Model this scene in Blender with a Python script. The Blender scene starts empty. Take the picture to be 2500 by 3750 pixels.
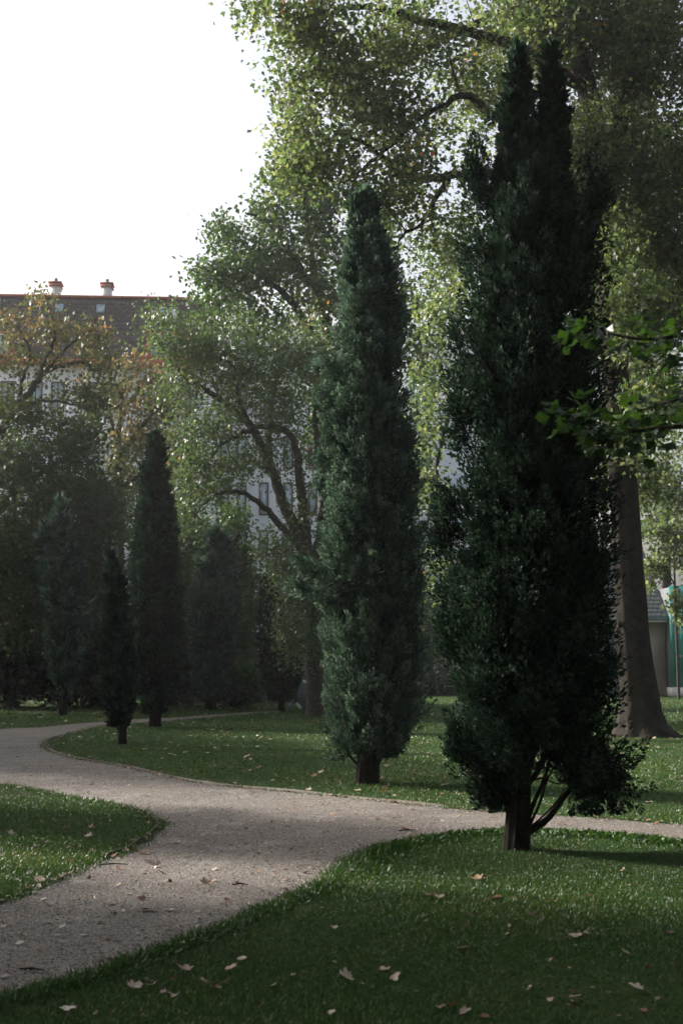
import bpy, math, random
import numpy as np
from mathutils import Vector, geometry
rng = np.random.default_rng(7); random.seed(7)
SC = bpy.context.scene; COL = SC.collection
R = math.radians

# ---------------------------------------------------------------- camera, light, exposure
CAM_H = 1.6; FPX = 5200.0; YH = 2400.0
PITCH = math.atan((YH-1875)/FPX)
cam = bpy.data.cameras.new('camera'); co = bpy.data.objects.new('camera', cam); COL.objects.link(co)
cam.sensor_fit = 'VERTICAL'; cam.sensor_height = 36; cam.lens = 36*FPX/3750
co.location = (0, 0, CAM_H); co.rotation_euler = (math.pi/2+PITCH, 0, 0)
cam.clip_start = .1; cam.clip_end = 2000
cam.dof.use_dof = True; cam.dof.focus_distance = 17; cam.dof.aperture_fstop = 4.0
SC.camera = co
SUN_AZ, SUN_EL = R(-62), R(27)
SUNV = Vector((math.sin(SUN_AZ)*math.cos(SUN_EL), math.cos(SUN_AZ)*math.cos(SUN_EL), math.sin(SUN_EL)))
w = bpy.data.worlds.new("World"); SC.world = w; w.use_nodes = True
wn = w.node_tree.nodes; wl = w.node_tree.links
sky = wn.new("ShaderNodeTexSky"); sky.sky_type = 'NISHITA'; sky.sun_disc = False
sky.sun_elevation = SUN_EL; sky.sun_rotation = SUN_AZ
sky.air_density = 1.0; sky.dust_density = 7.0; sky.ozone_density = 1.0
hs = wn.new("ShaderNodeHueSaturation"); hs.inputs['Saturation'].default_value = .5
wl.new(sky.outputs[0], hs.inputs['Color']); wl.new(hs.outputs[0], wn["Background"].inputs[0])
wn["Background"].inputs[1].default_value = .10
sun = bpy.data.lights.new('sun', 'SUN'); so = bpy.data.objects.new('sun', sun); COL.objects.link(so)
sun.energy = 4.6; sun.angle = R(4.0); sun.color = (1, .94, .84)
so.rotation_euler = SUNV.to_track_quat('Z', 'Y').to_euler(); so.location = (-30, 15, 30)
SC.view_settings.view_transform = 'Standard'; SC.view_settings.look = 'None'
SC.view_settings.exposure = 1.45; SC.view_settings.gamma = 1
SC.view_settings.use_curve_mapping = False
HAZE = .00032
SC.cycles.max_bounces = 8; SC.cycles.volume_bounces = 1; SC.cycles.transparent_max_bounces = 8

# ---------------------------------------------------------------- measuring the place
CP, SP = math.cos(PITCH), math.sin(PITCH)
def ray(px, py):                                  # direction through a point of the photograph, y = forward
    u = (px-1250)/FPX; v = (1875-py)/FPX
    return np.array([u, CP-v*SP, SP+v*CP])
def at(px, py, Y):
    d = ray(px, py); t = Y/d[1]
    return np.array([d[0]*t, Y, CAM_H+d[2]*t])
def gr(px, py):
    d = ray(px, py); t = -CAM_H/d[2]
    return np.array([d[0]*t, d[1]*t, 0.0])
def m_per_px(Y): return Y/FPX

# ---------------------------------------------------------------- mesh helpers
class MB:
    """collects vertices, faces, a tint per vertex and a material slot per face"""
    def __init__(s): s.v = []; s.f = []; s.n = 0; s.t = []; s.mi = []
    def add(s, v, f, tint=.5, mat=0):
        v = np.asarray(v, float).reshape(-1, 3); f = np.asarray(f, int)
        s.v.append(v); s.f.append((f+s.n)); s.n += len(v)
        s.t.append(np.full(len(v), tint) if np.isscalar(tint) else np.asarray(tint, float)); s.mi.append(np.full(len(f), mat))
        return s
    def build(s, name, mats, parent=None, loc=(0, 0, 0), smooth=False, mesh_only=False):
        me = bpy.data.meshes.new(name)
        V = np.concatenate(s.v)-np.asarray(loc)
        me.vertices.add(len(V)); me.vertices.foreach_set('co', V.astype(np.float32).ravel())
        L = np.concatenate([f.ravel() for f in s.f]); tot = np.concatenate([np.full(len(f), f.shape[1]) for f in s.f])
        me.loops.add(len(L)); me.loops.foreach_set('vertex_index', L.astype(np.int32))
        st = np.concatenate([[0], np.cumsum(tot)[:-1]])
        me.polygons.add(len(tot)); me.polygons.foreach_set('loop_start', st.astype(np.int32))
        me.polygons.foreach_set('material_index', np.concatenate(s.mi).astype(np.int32))
        me.update(calc_edges=True)
        a = me.attributes.new('tint', 'FLOAT', 'POINT'); a.data.foreach_set('value', np.concatenate(s.t).astype(np.float32))
        if smooth: me.polygons.foreach_set('use_smooth', np.ones(len(tot), bool))
        for m in (mats if isinstance(mats, (list, tuple)) else [mats]): me.materials.append(m)
        if mesh_only: return me
        o = bpy.data.objects.new(name, me); COL.objects.link(o); o.location = loc
        if parent: o.parent = parent
        return o
BOXF = np.array([[0,3,2,1],[4,5,6,7],[0,1,5,4],[1,2,6,5],[2,3,7,6],[3,0,4,7]])
def box(mb, x0, x1, y0, y1, z0, z1, mat=0, tint=.5, M=None):
    v = np.array([[x0,y0,z0],[x1,y0,z0],[x1,y1,z0],[x0,y1,z0],[x0,y0,z1],[x1,y0,z1],[x1,y1,z1],[x0,y1,z1]], float)
    if M is not None: v = v@M[0].T+M[1]
    mb.add(v, BOXF, tint, mat)
def tube(mb, pts, rad, n=8, tint=.5, mat=0, wob=0, flute=None):
    P = np.asarray(pts, float); k = len(P); rad = np.broadcast_to(rad, (k,))
    T = np.gradient(P, axis=0); T /= np.linalg.norm(T, axis=1)[:, None]+1e-9
    up = np.array([0.0, 1, 0]) if abs(T[:, 1]).mean() < .8 else np.array([1.0, 0, 0])
    A = np.cross(T, up); A /= np.linalg.norm(A, axis=1)[:, None]+1e-9
    B = np.cross(T, A)
    an = np.arange(n)*2*math.pi/n
    rr = rad[:, None]*(1+wob*rng.normal(size=(k, n))) if wob else rad[:, None]*np.ones(n)
    if flute is not None:
        q = np.linspace(0, 1, k)[:, None]; rr = rr*(1+flute[1]*(flute[2]+(1-flute[2])*np.exp(-q*flute[3]))*np.abs(np.sin(an[None]*flute[0]/2+.7*np.sin(q*5)+.3))-flute[1]*.4)
    V = P[:, None]+rr[..., None]*(np.cos(an)[None, :, None]*A[:, None]+np.sin(an)[None, :, None]*B[:, None])
    i = np.arange(k-1)[:, None]*n; j = np.arange(n)[None]; j2 = (j+1) % n
    F = np.stack([i+j, i+j2, i+n+j2, i+n+j], -1).reshape(-1, 4)
    mb.add(V.reshape(-1, 3), F, tint, mat)
def unit(a): return a/(np.linalg.norm(a, axis=-1, keepdims=True)+1e-9)
def frames(d, roll=None):
    """basis with y along d, random roll"""
    d = unit(d); r = unit(rng.normal(size=d.shape)) if roll is None else roll
    x = unit(np.cross(d, r)); z = np.cross(x, d)
    return np.stack([x, d, z], 1)                 # rows x,y,z
def scatter(mb, tv, tf, pos, fr, size, tint, mat=0):
    size = np.broadcast_to(size, (len(pos),))
    V = np.einsum('kc,ncd->nkd', tv, fr)*size[:, None, None]+pos[:, None]
    F = tf[None]+(np.arange(len(pos))*len(tv))[:, None, None]
    mb.add(V.reshape(-1, 3), F.reshape(-1, tf.shape[1]), np.repeat(np.broadcast_to(tint, (len(pos),)), len(tv)), mat)
def smooth_path(P, sub=6, closed=False):
    P = np.asarray(P, float); out = []
    for i in range(len(P)-1):
        p0 = P[max(i-1, 0)]; p1 = P[i]; p2 = P[i+1]; p3 = P[min(i+2, len(P)-1)]
        for t in np.arange(sub)/sub:
            out.append(.5*((2*p1)+(p2-p0)*t+(2*p0-5*p1+4*p2-p3)*t*t+(3*p1-p0-3*p2+p3)*t**3))
    out.append(P[-1]); return np.array(out)
def empty(name, loc, label, cat, group=None):
    o = bpy.data.objects.new(name, None); COL.objects.link(o); o.location = loc; o.empty_display_size = .3
    return tag(o, label, cat, group)
def tag(o, label=None, cat=None, group=None, kind=None):
    for k, x in (('label', label), ('category', cat), ('group', group), ('kind', kind)):
        if x: o[k] = x
    return o
def inside(P, poly):
    x, y = P[:, 0], P[:, 1]; c = np.zeros(len(P), bool); n = len(poly)
    for i in range(n):
        x1, y1 = poly[i][:2]; x2, y2 = poly[(i+1) % n][:2]
        k = ((y1 > y) != (y2 > y)); c ^= k & (x < (x2-x1)*(y-y1)/(y2-y1+1e-12)+x1)
    return c

# ---------------------------------------------------------------- materials
def mat(name, base, rough=.7, spec=.3, noise=None, bump=None, stops=None, trans=0, tcol=None, extra=None):
    m = bpy.data.materials.new(name); m.use_nodes = True; nt = m.node_tree; N = nt.nodes; L = nt.links
    b = N['Principled BSDF']; b.inputs['Base Color'].default_value = (*base, 1)
    b.inputs['Roughness'].default_value = rough; b.inputs['Specular IOR Level'].default_value = spec
    col = None
    tc = N.new('ShaderNodeTexCoord')
    if stops:                                     # colour follows the leaf's own tint value
        at_ = N.new('ShaderNodeAttribute'); at_.attribute_name = 'tint'
        cr = N.new('ShaderNodeValToRGB'); L.new(at_.outputs['Fac'], cr.inputs[0])
        el = cr.color_ramp.elements
        for i, (p, c) in enumerate(stops):
            e = el[i] if i < 2 else el.new(p)
            e.position = p; e.color = (*c, 1)
        col = cr.outputs[0]
    if noise:                                     # list of (scale, colour, low, high, detail)
        for sc_, c, lo, hi, dt in noise:
            nz = N.new('ShaderNodeTexNoise'); nz.inputs['Scale'].default_value = sc_; nz.inputs['Detail'].default_value = dt
            L.new(tc.outputs['Object'], nz.inputs['Vector'])
            mr = N.new('ShaderNodeMapRange'); mr.inputs[1].default_value = lo; mr.inputs[2].default_value = hi
            L.new(nz.outputs['Fac'], mr.inputs[0])
            mx = N.new('ShaderNodeMix'); mx.data_type = 'RGBA'; L.new(mr.outputs[0], mx.inputs[0])
            if col is None: mx.inputs[6].default_value = (*base, 1)
            else: L.new(col, mx.inputs[6])
            mx.inputs[7].default_value = (*c, 1); col = mx.outputs[2]
    if col is not None: L.new(col, b.inputs['Base Color'])
    if bump:
        sc_, st, vs = bump
        mp = N.new('ShaderNodeMapping'); mp.inputs['Scale'].default_value = vs; L.new(tc.outputs['Object'], mp.inputs[0])
        nz = N.new('ShaderNodeTexNoise'); nz.inputs['Scale'].default_value = sc_; nz.inputs['Detail'].default_value = 6
        L.new(mp.outputs[0], nz.inputs['Vector'])
        bp = N.new('ShaderNodeBump'); bp.inputs['Strength'].default_value = st; bp.inputs['Distance'].default_value = .02
        L.new(nz.outputs['Fac'], bp.inputs['Height']); L.new(bp.outputs[0], b.inputs['Normal'])
    if trans:
        tr = N.new('ShaderNodeBsdfTranslucent'); ms = N.new('ShaderNodeMixShader'); ms.inputs[0].default_value = trans
        if col is not None:
            g = N.new('ShaderNodeMix'); g.data_type = 'RGBA'; g.blend_type = 'MULTIPLY'; g.inputs[0].default_value = 1
            L.new(col, g.inputs[6]); g.inputs[7].default_value = (*(tcol or (1.6, 1.7, .9)), 1); L.new(g.outputs[2], tr.inputs[0])
        else: tr.inputs[0].default_value = (*[c*1.6 for c in base], 1)
        L.new(b.outputs[0], ms.inputs[1]); L.new(tr.outputs[0], ms.inputs[2]); L.new(ms.outputs[0], N['Material Output'].inputs[0])
    return m
M = {}
M['ground'] = mat('lawn_soil', (.024, .052, .012), .9, .05, noise=[(.8, (.045, .066, .020), .4, .65, 4), (1.7, (.060, .055, .025), .56, .72, 5), (40, (.014, .034, .007), .45, .7, 3)], bump=(60, .8, (1, 1, 1)))
M['grass'] = mat('grass_blade', (.03, .07, .015), .42, .38, stops=[(0, (.018, .040, .011)), (.5, (.030, .068, .017)), (.85, (.056, .098, .028)), (1, (.12, .11, .05))], trans=.3)
M['gravel'] = mat('gravel', (.150, .127, .109), .7, .3,
    noise=[(.55, (.10, .084, .072), .44, .60, 5), (2.2, (.215, .195, .178), .50, .66, 6), (9, (.12, .10, .086), .52, .66, 5), (60, (.34, .31, .285), .54, .64, 3), (34, (.045, .037, .032), .545, .62, 4), (120, (.06, .05, .043), .54, .62, 2)], bump=(70, 1.0, (1, 1, 1)))
M['debris'] = mat('bark_crumbs', (.06, .05, .04), .8, .2, stops=[(0, (.03, .025, .02)), (.6, (.07, .05, .038)), (1, (.32, .30, .27))])
M['edging'] = mat('rusty_steel_edging', (.045, .036, .03), .7, .3, noise=[(14, (.08, .05, .03), .4, .7, 4)])
M['bark'] = mat('grey_brown_bark', (.05, .042, .034), .85, .2, noise=[(5, (.035, .028, .022), .4, .65, 6), (18, (.12, .105, .085), .55, .75, 4)], bump=(14, 1.0, (1, 1, .18)))
M['plane_bark'] = mat('scaly_plane_bark', (.017, .015, .012), .9, .1, noise=[(3, (.034, .030, .024), .55, .66, 4), (9, (.03, .024, .02), .45, .65, 6)], bump=(10, 1.0, (1, 1, .3)))
M['dark_bark'] = mat('dark_cypress_bark', (.020, .017, .014), .9, .1, noise=[(12, (.009, .007, .006), .4, .65, 6)], bump=(34, 1.0, (1, 1, .12)))
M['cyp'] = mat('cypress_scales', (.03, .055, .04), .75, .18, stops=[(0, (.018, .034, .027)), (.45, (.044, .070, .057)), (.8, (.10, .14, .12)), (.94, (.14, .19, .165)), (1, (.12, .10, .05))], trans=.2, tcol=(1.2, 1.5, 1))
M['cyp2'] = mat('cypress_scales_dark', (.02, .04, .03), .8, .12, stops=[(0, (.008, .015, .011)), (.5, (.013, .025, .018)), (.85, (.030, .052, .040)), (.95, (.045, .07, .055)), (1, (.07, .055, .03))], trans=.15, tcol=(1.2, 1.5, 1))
M['cone'] = mat('cypress_cone', (.14, .11, .07), .7, .3)
M['plane_leaf'] = mat('plane_tree_leaf', (.05, .09, .02), .5, .4, stops=[(0, (.034, .062, .026)), (.55, (.066, .098, .040)), (.93, (.125, .145, .065)), (.97, (.30, .20, .03)), (1, (.45, .11, .02))], trans=.5, tcol=(1.8, 1.75, 1.2))
M['olive_leaf'] = mat('olive_green_leaf', (.05, .08, .02), .5, .4, stops=[(0, (.036, .062, .030)), (.6, (.068, .098, .050)), (.95, (.11, .125, .06)), (1, (.35, .12, .03))], trans=.35)
M['green_leaf'] = mat('dark_green_leaf', (.04, .08, .02), .45, .4, stops=[(0, (.028, .055, .022)), (.7, (.050, .088, .030)), (1, (.09, .12, .035))], trans=.3)
M['autumn_leaf'] = mat('turning_autumn_leaf', (.12, .1, .03), .55, .3, stops=[(0, (.036, .060, .026)), (.45, (.066, .084, .034)), (.8, (.125, .115, .055)), (1, (.20, .125, .06))], trans=.32, tcol=(1.4, 1.4, 1.0))
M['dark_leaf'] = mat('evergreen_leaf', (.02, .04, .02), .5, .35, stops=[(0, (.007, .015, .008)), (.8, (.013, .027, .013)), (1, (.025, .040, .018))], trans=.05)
M['ginkgo'] = mat('ginkgo_leaf', (.06, .13, .03), .4, .45, stops=[(0, (.016, .034, .012)), (1, (.036, .066, .018))], trans=.33, tcol=(1.7, 2.0, .7))
M['fallen'] = mat('dry_fallen_leaf', (.35, .26, .18), .42, .6, stops=[(0, (.05, .028, .018)), (.3, (.20, .075, .025)), (.6, (.24, .155, .09)), (1, (.40, .32, .25))], trans=.15, tcol=(1.2, 1.1, 1))
M['weed'] = mat('broad_groundcover_leaf', (.03, .08, .015), .55, .2, stops=[(0, (.016, .045, .01)), (1, (.045, .095, .02))], trans=.2)
M['plaster'] = mat('pale_plaster', (.82, .82, .84), .9, .2, noise=[(.6, (.74, .74, .77), .4, .7, 5)])
M['rooftile'] = mat('brown_roof_tile', (.085, .070, .070), .8, .25, noise=[(3, (.12, .095, .09), .4, .7, 4)])
M['redtrim'] = mat('red_metal_trim', (.48, .13, .07), .6, .35)
M['glass'] = mat('window_glass', (.45, .52, .58), .12, .9)
M['frame'] = mat('brown_window_frame', (.11, .075, .06), .6, .3)
M['blueframe'] = mat('blue_grey_window_frame', (.28, .40, .44), .5, .4)
M['white'] = mat('white_paint', (.74, .74, .72), .6, .3, noise=[(4, (.62, .61, .59), .5, .75, 4)])
M['concrete'] = mat('grey_concrete', (.20, .22, .225), .9, .2, noise=[(.8, (.14, .155, .16), .4, .65, 6)])
M['pink'] = mat('pink_beige_render', (.58, .44, .39), .9, .2, noise=[(.7, (.40, .29, .26), .4, .7, 5)])
M['greytile'] = mat('grey_roof_tile', (.17, .18, .18), .75, .3, noise=[(4, (.11, .115, .11), .4, .7, 5)])
M['teal'] = mat('teal_glass_panel', (.03, .20, .19), .25, .5)
M['steel'] = mat('steel_fixing', (.5, .52, .53), .35, .6)
M['darkpaint'] = mat('dark_blue_green_paint', (.03, .065, .075), .5, .4)
M['bluepaint'] = mat('light_blue_paint', (.22, .38, .47), .5, .4)

# ---------------------------------------------------------------- ground, path, edging
g = MB(); n = 40; s = 260
xs = np.linspace(-s, s, n+1); gx, gy = np.meshgrid(xs, xs+150)
V = np.stack([gx.ravel(), gy.ravel(), np.zeros(gx.size)], 1)
i, j = np.meshgrid(np.arange(n), np.arange(n)); a = (j*(n+1)+i).ravel()
g.add(V, np.stack([a, a+1, a+n+2, a+n+1], 1))
tag(g.build('lawn_ground', M['ground']), kind='structure')
P_ = lambda L: np.array([gr(*p) for p in L])
far_edge = P_([(1020,2603),(877,2611),(717,2623),(598,2630),(478,2635),(383,2643),(279,2651),(159,2663),(0,2671),(-300,2700),(-900,2790)])
left_lawn = P_([(-900,2930),(-300,2880),(0,2879),(80,2888),(199,2910),(343,2937),(446,2957),(518,2978),(566,3010),(575,3026),(558,3050),(510,3086),(454,3118),(367,3150),(279,3185),(199,3225),(96,3265),(0,3305),(-400,3420),(-1200,3620)])
right_lawn = P_([(-900,3990),(-300,3770),(0,3672),(120,3648),(239,3608),(398,3564),(494,3524),(638,3476),(757,3429),(877,3385),(957,3341),(1076,3297),(1140,3269),(1196,3232),(1245,3195),(1298,3154),(1370,3114),(1473,3090),(1633,3064),(1792,3050),(1967,3050),(2167,3058),(2366,3074),(2500,3090),(3000,3130),(4200,3200)])
centre_lawn = P_([(4200,3090),(3000,3050),(2500,3022),(2207,2998),(1840,2977),(1569,2953),(1250,2920),(940,2890),(741,2870),(558,2831),(398,2799),(279,2779),(199,2755),(171,2739),(168,2727),(191,2707),(255,2691),(319,2671),(398,2657),(478,2651),(558,2647),(678,2637),(797,2626),(917,2616),(1020,2610)])
far_edge, left_lawn, right_lawn, centre_lawn = [smooth_path(p, 5) for p in (far_edge, left_lawn, right_lawn, centre_lawn)]
poly = np.concatenate([far_edge, left_lawn, right_lawn, centre_lawn])
# ragged lawn edges
jit = rng.normal(size=(len(poly), 2))*.012; poly[:, :2] += jit
poly[:, 2] = .004
tris = geometry.tessellate_polygon([[Vector(p) for p in poly]])
p_ = MB(); F = np.array(tris)
nn = np.cross(poly[F[:, 1]]-poly[F[:, 0]], poly[F[:, 2]]-poly[F[:, 0]])[:, 2] < 0
F[nn] = F[nn][:, ::-1]
p_.add(poly, F); tag(p_.build('gravel_path', M['gravel']), kind='structure')
def edging(curve, i0, i1, off):
    c = curve[i0:i1]; T = unit(np.gradient(c, axis=0)); Nn = np.stack([-T[:, 1], T[:, 0], 0*T[:, 0]], 1)*off
    mb = MB(); k = len(c); z = np.array([0, 0, 1.])
    h = .035+.006*np.sin(np.arange(k)*.9)[:, None]
    V = np.concatenate([c-z*.02, c+z*h, c+z*h+Nn*.012, c-z*.02+Nn*.012])
    q = np.arange(k-1)
    F = np.concatenate([np.stack([q+a*k, q+1+a*k, q+1+b*k, q+b*k], 1) for a, b in ((0, 1), (1, 2), (2, 3))])
    mb.add(V, F); return mb
tag(edging(centre_lawn, 24, 78, 1).build('lawn_edging', M['edging']), kind='structure')
tag(edging(left_lawn, 40, 66, 1).build('lawn_edging', M['edging']), kind='structure')

# ---------------------------------------------------------------- grass
def visible(P, pad=.25):
    return np.abs(P[:, 0]) < (1250/FPX)*P[:, 1]+pad
def lawn_points(y0, y1, dens):
    xm = 1250/FPX*y1+.4; n = int((y1-y0)*2*xm*dens)
    P = np.stack([rng.uniform(-xm, xm, n), rng.uniform(y0, y1, n), np.zeros(n)], 1)
    P = P[visible(P)]
    Q = P.copy(); Q[:, :2] += rng.normal(size=(len(P), 2))*.02
    return P[~inside(Q, poly)]
def patchy(P, f=1.0):
    return .5+.25*(np.sin(P[:, 0]*1.9*f+1.3*np.sin(P[:, 1]*1.1*f))+np.sin(P[:, 1]*1.4*f+2*np.sin(P[:, 0]*.8*f)))
bt = np.array([[-.5, 0, 0], [.5, 0, 0], [.25, .62, .10], [0, 1, .32]]); bf = np.array([[0, 1, 2], [0, 2, 3]])
gm = MB()
for y0, y1, dens, h, wd in ((5.6, 8, 6600, .034, .0042), (8, 11, 5400, .036, .0048), (11, 14, 3800, .034, .0055), (14, 19, 1900, .036, .008), (19, 27, 640, .04, .013), (27, 50, 130, .05, .026)):
    P = lawn_points(y0, y1, dens); n = len(P); pt = patchy(P)
    d = np.stack([rng.normal(size=n)*.75, rng.normal(size=n)*.75, np.ones(n)], 1)
    fr = frames(d); hh = h*.85*rng.uniform(.5, 1.3, n)*(.7+.6*pt)
    fr2 = fr*np.array([1, 1, 1])[None, :, None]
    T = bt.copy(); T[:, 0] *= wd/h
    scatter(gm, T, bf, P, fr2, hh, np.clip(rng.normal(.42, .2, n)+.5*(pt-.5)+(rng.random(n) < .05)*.5, 0, 1))
tag(gm.build('grass', M['grass']), 'short damp green lawn grass either side of the gravel path', 'grass', kind='stuff')
# ragged taller blades and broad groundcover along the path edge below the big cypress
wm = MB(); lt = np.array([[0, 0, 0], [.32, .45, .06], [.0, 1, .0], [-.32, .45, .06]]); lf = np.array([[0, 1, 2], [0, 2, 3]])
def along(curve, n, spread):
    i = rng.integers(0, len(curve)-1, n); t = rng.random(n)[:, None]
    P = curve[i]*(1-t)+curve[i+1]*t; P[:, :2] += rng.normal(size=(n, 2))*spread; return P
Pw = along(right_lawn, 16000, .16); Pw = Pw[visible(Pw) & ~inside(Pw, poly)]
kw = (Pw[:, 0] > .2) & (Pw[:, 1] > 10.5) | (rng.random(len(Pw)) < .02); Pw = Pw[kw]
n = len(Pw); d = np.stack([rng.normal(size=n), rng.normal(size=n), rng.uniform(.3, 1.6, n)], 1)
Pw[:, 2] = rng.uniform(0, .035, n)
scatter(wm, lt, lf, Pw, frames(d), rng.uniform(.018, .05, n), rng.random(n))
tag(wm.build('groundcover', M['weed']), 'low broad leaved weeds edging the path below the large dark cypress', 'groundcover', kind='stuff')
em = MB()
for cv, nn_ in ((right_lawn, 17000), (left_lawn, 7000), (centre_lawn, 6000)):
    Pe = along(cv, nn_, .05); Pe = Pe[visible(Pe)]; n = len(Pe)
    T = bt.copy(); T[:, 0] *= .13
    scatter(em, T, bf, Pe, frames(np.stack([rng.normal(size=n)*.9, rng.normal(size=n)*.9, np.ones(n)], 1)), rng.uniform(.025, .065, n), np.clip(rng.normal(.45, .2, n), 0, 1))
tag(em.build('edge_grass', M['grass']), 'ragged grass blades leaning over the edges of the gravel path', 'grass', kind='stuff')

# crumbs of bark and small stones on the path
def path_points(n, y0, y1):
    P = np.stack([rng.uniform(-6, 6, n), y0*(y1/y0)**rng.random(n), np.full(n, .005)], 1)
    P[:, 0] = rng.uniform(-1, 1, n)*(1250/FPX*P[:, 1]+.1)
    return P[inside(P, poly)]
dm = MB(); ct = np.array([[-.5, -.3, 0], [.5, -.25, 0], [.1, .5, 0], [0, 0, .38]]); cf = np.array([[0, 1, 3], [1, 2, 3], [2, 0, 3]])
Pd = path_points(60000, 5.8, 26); Pz = np.concatenate([along(right_lawn, 9000, .12), along(left_lawn, 5000, .12), along(centre_lawn, 5000, .12)]); Pz[:, 2] = .005; Pz = Pz[visible(Pz) & inside(Pz, poly) & (Pz[:, 1] < 26)]; Pd = np.concatenate([Pd, Pz]); n = len(Pd); th = rng.random(n)*6.283
fr = np.stack([np.stack([np.cos(th), np.sin(th), 0*th], 1)*rng.uniform(.6, 2.2, n)[:, None], np.stack([-np.sin(th), np.cos(th), 0*th], 1), np.tile([0, 0, 1.], (n, 1))], 1)
scatter(dm, ct, cf, Pd, fr, rng.uniform(.004, .010, n)*rng.choice([1, 1, 1, 1.7], n)*(1+.03*np.maximum(Pd[:, 1]-8, 0)), np.where(rng.random(n) < .35, 1, rng.random(n)*.8))
tag(dm.build('path_debris', M['debris']), 'dark bark crumbs and pale grit scattered over the gravel path', 'debris', kind='stuff')

# ---------------------------------------------------------------- fallen leaves
def leaf_mesh(kind, tint):
    a = []; n5 = 5
    if kind == 'lobed':
        rr = [.20, .42, .36, .50, .33, .60, .56, .38, .66, .70, .64, .38, .57, .60, .33, .50, .35, .42]
        an = [-90, -48, -28, -14, 4, 18, 34, 50, 74, 92, 107, 130, 146, 163, 178, 196, 210, 230]
        rr = [q*rng.uniform(.85, 1.12) for q in rr]; an = [q+rng.normal()*4 for q in an]
    else:
        rr = [.5, .34, .3, .42, .62, .42, .3, .34]; an = [-90, -45, 0, 45, 90, 135, 180, 225]
    pts = [(r*math.cos(R(t)), r*math.sin(R(t))) for r, t in zip(rr, an)]
    cu, cv = rng.uniform(.25, .9), rng.uniform(-.2, .6)
    V = [[0, 0, 0]]+[[x, y, cu*x*x+cv*y*y*.8+.06*rng.random()] for x, y in pts]
    k = len(pts); F = [[0, 1+i, 1+(i+1) % k] for i in range(k)]
    mb = MB(); mb.add(V, F, tint)
    mb.add([[-.012, 0, .01], [.012, 0, .01], [.0, -.85, .06], [.03, -.85, .06]], [[0, 1, 3], [0, 3, 2]], max(0, tint-.3))
    return mb.build('fallen_leaf', M['fallen'], mesh_only=True)
LM = {c: [leaf_mesh('lobed' if q % 4 else 'oval', np.clip(t+rng.normal()*.06, 0, 1)) for q in range(7)] for c, t in (('pale', .93), ('tan', .66), ('orange', .32), ('brown', .07))}
def where(p, grp):
    sx = p[0]/(1250/FPX*p[1]); h = 'left' if sx < -.35 else ('right' if sx > .35 else 'middle')
    if grp.endswith('near lawn'):
        d = 'along the bottom of the view' if p[1] < 7.2 else ('halfway up the near lawn' if p[1] < 9 else 'on the near lawn close to the path')
    elif grp.endswith('gravel path'):
        d = 'on the nearest stretch of the path' if p[1] < 8.5 else ('where the path forks' if p[1] < 13.5 else ('on the right arm of the path' if p[0] > 0 else 'on the far bend of the path'))
    elif grp.endswith('left lawn'):
        d = 'near its lower edge' if p[1] < 11.5 else ('in its middle' if p[1] < 14 else 'near its far edge')
    else:
        d = 'close to the path' if p[1] < 17.5 else ('around the middle cypress' if p[1] < 21 else 'on its far part')
    return h, d
def zone_label(p, size, colr, grp):
    h, d = where(p, grp); sz_ = 'tiny' if size < .065 else ('small' if size < .09 else 'medium')
    if grp.endswith('left lawn'): return f'{sz_} {colr} dry leaf on the left lawn {d}'
    if grp.endswith('central lawn'): return f'{sz_} {colr} dry leaf at {h} of the central lawn {d}'
    return f'{sz_} {colr} dry leaf {d}, {h} side' if h != 'middle' else f'{sz_} {colr} dry leaf {d}, centre'
def fallen(p, size, colr, label, group=None, tilt=.25):
    o = bpy.data.objects.new('fallen_leaf', LM[colr][rng.integers(7)]); COL.objects.link(o)
    z = .012 if inside(np.array([p]), poly)[0] else .026
    o.location = (p[0], p[1], z); o.scale = (size*.50, size*.50, size*.50*rng.uniform(.5, 1.5))
    o.rotation_euler = (rng.normal()*tilt, rng.normal()*tilt, rng.random()*6.28)
    tag(o, label, 'fallen leaf', group)
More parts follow.
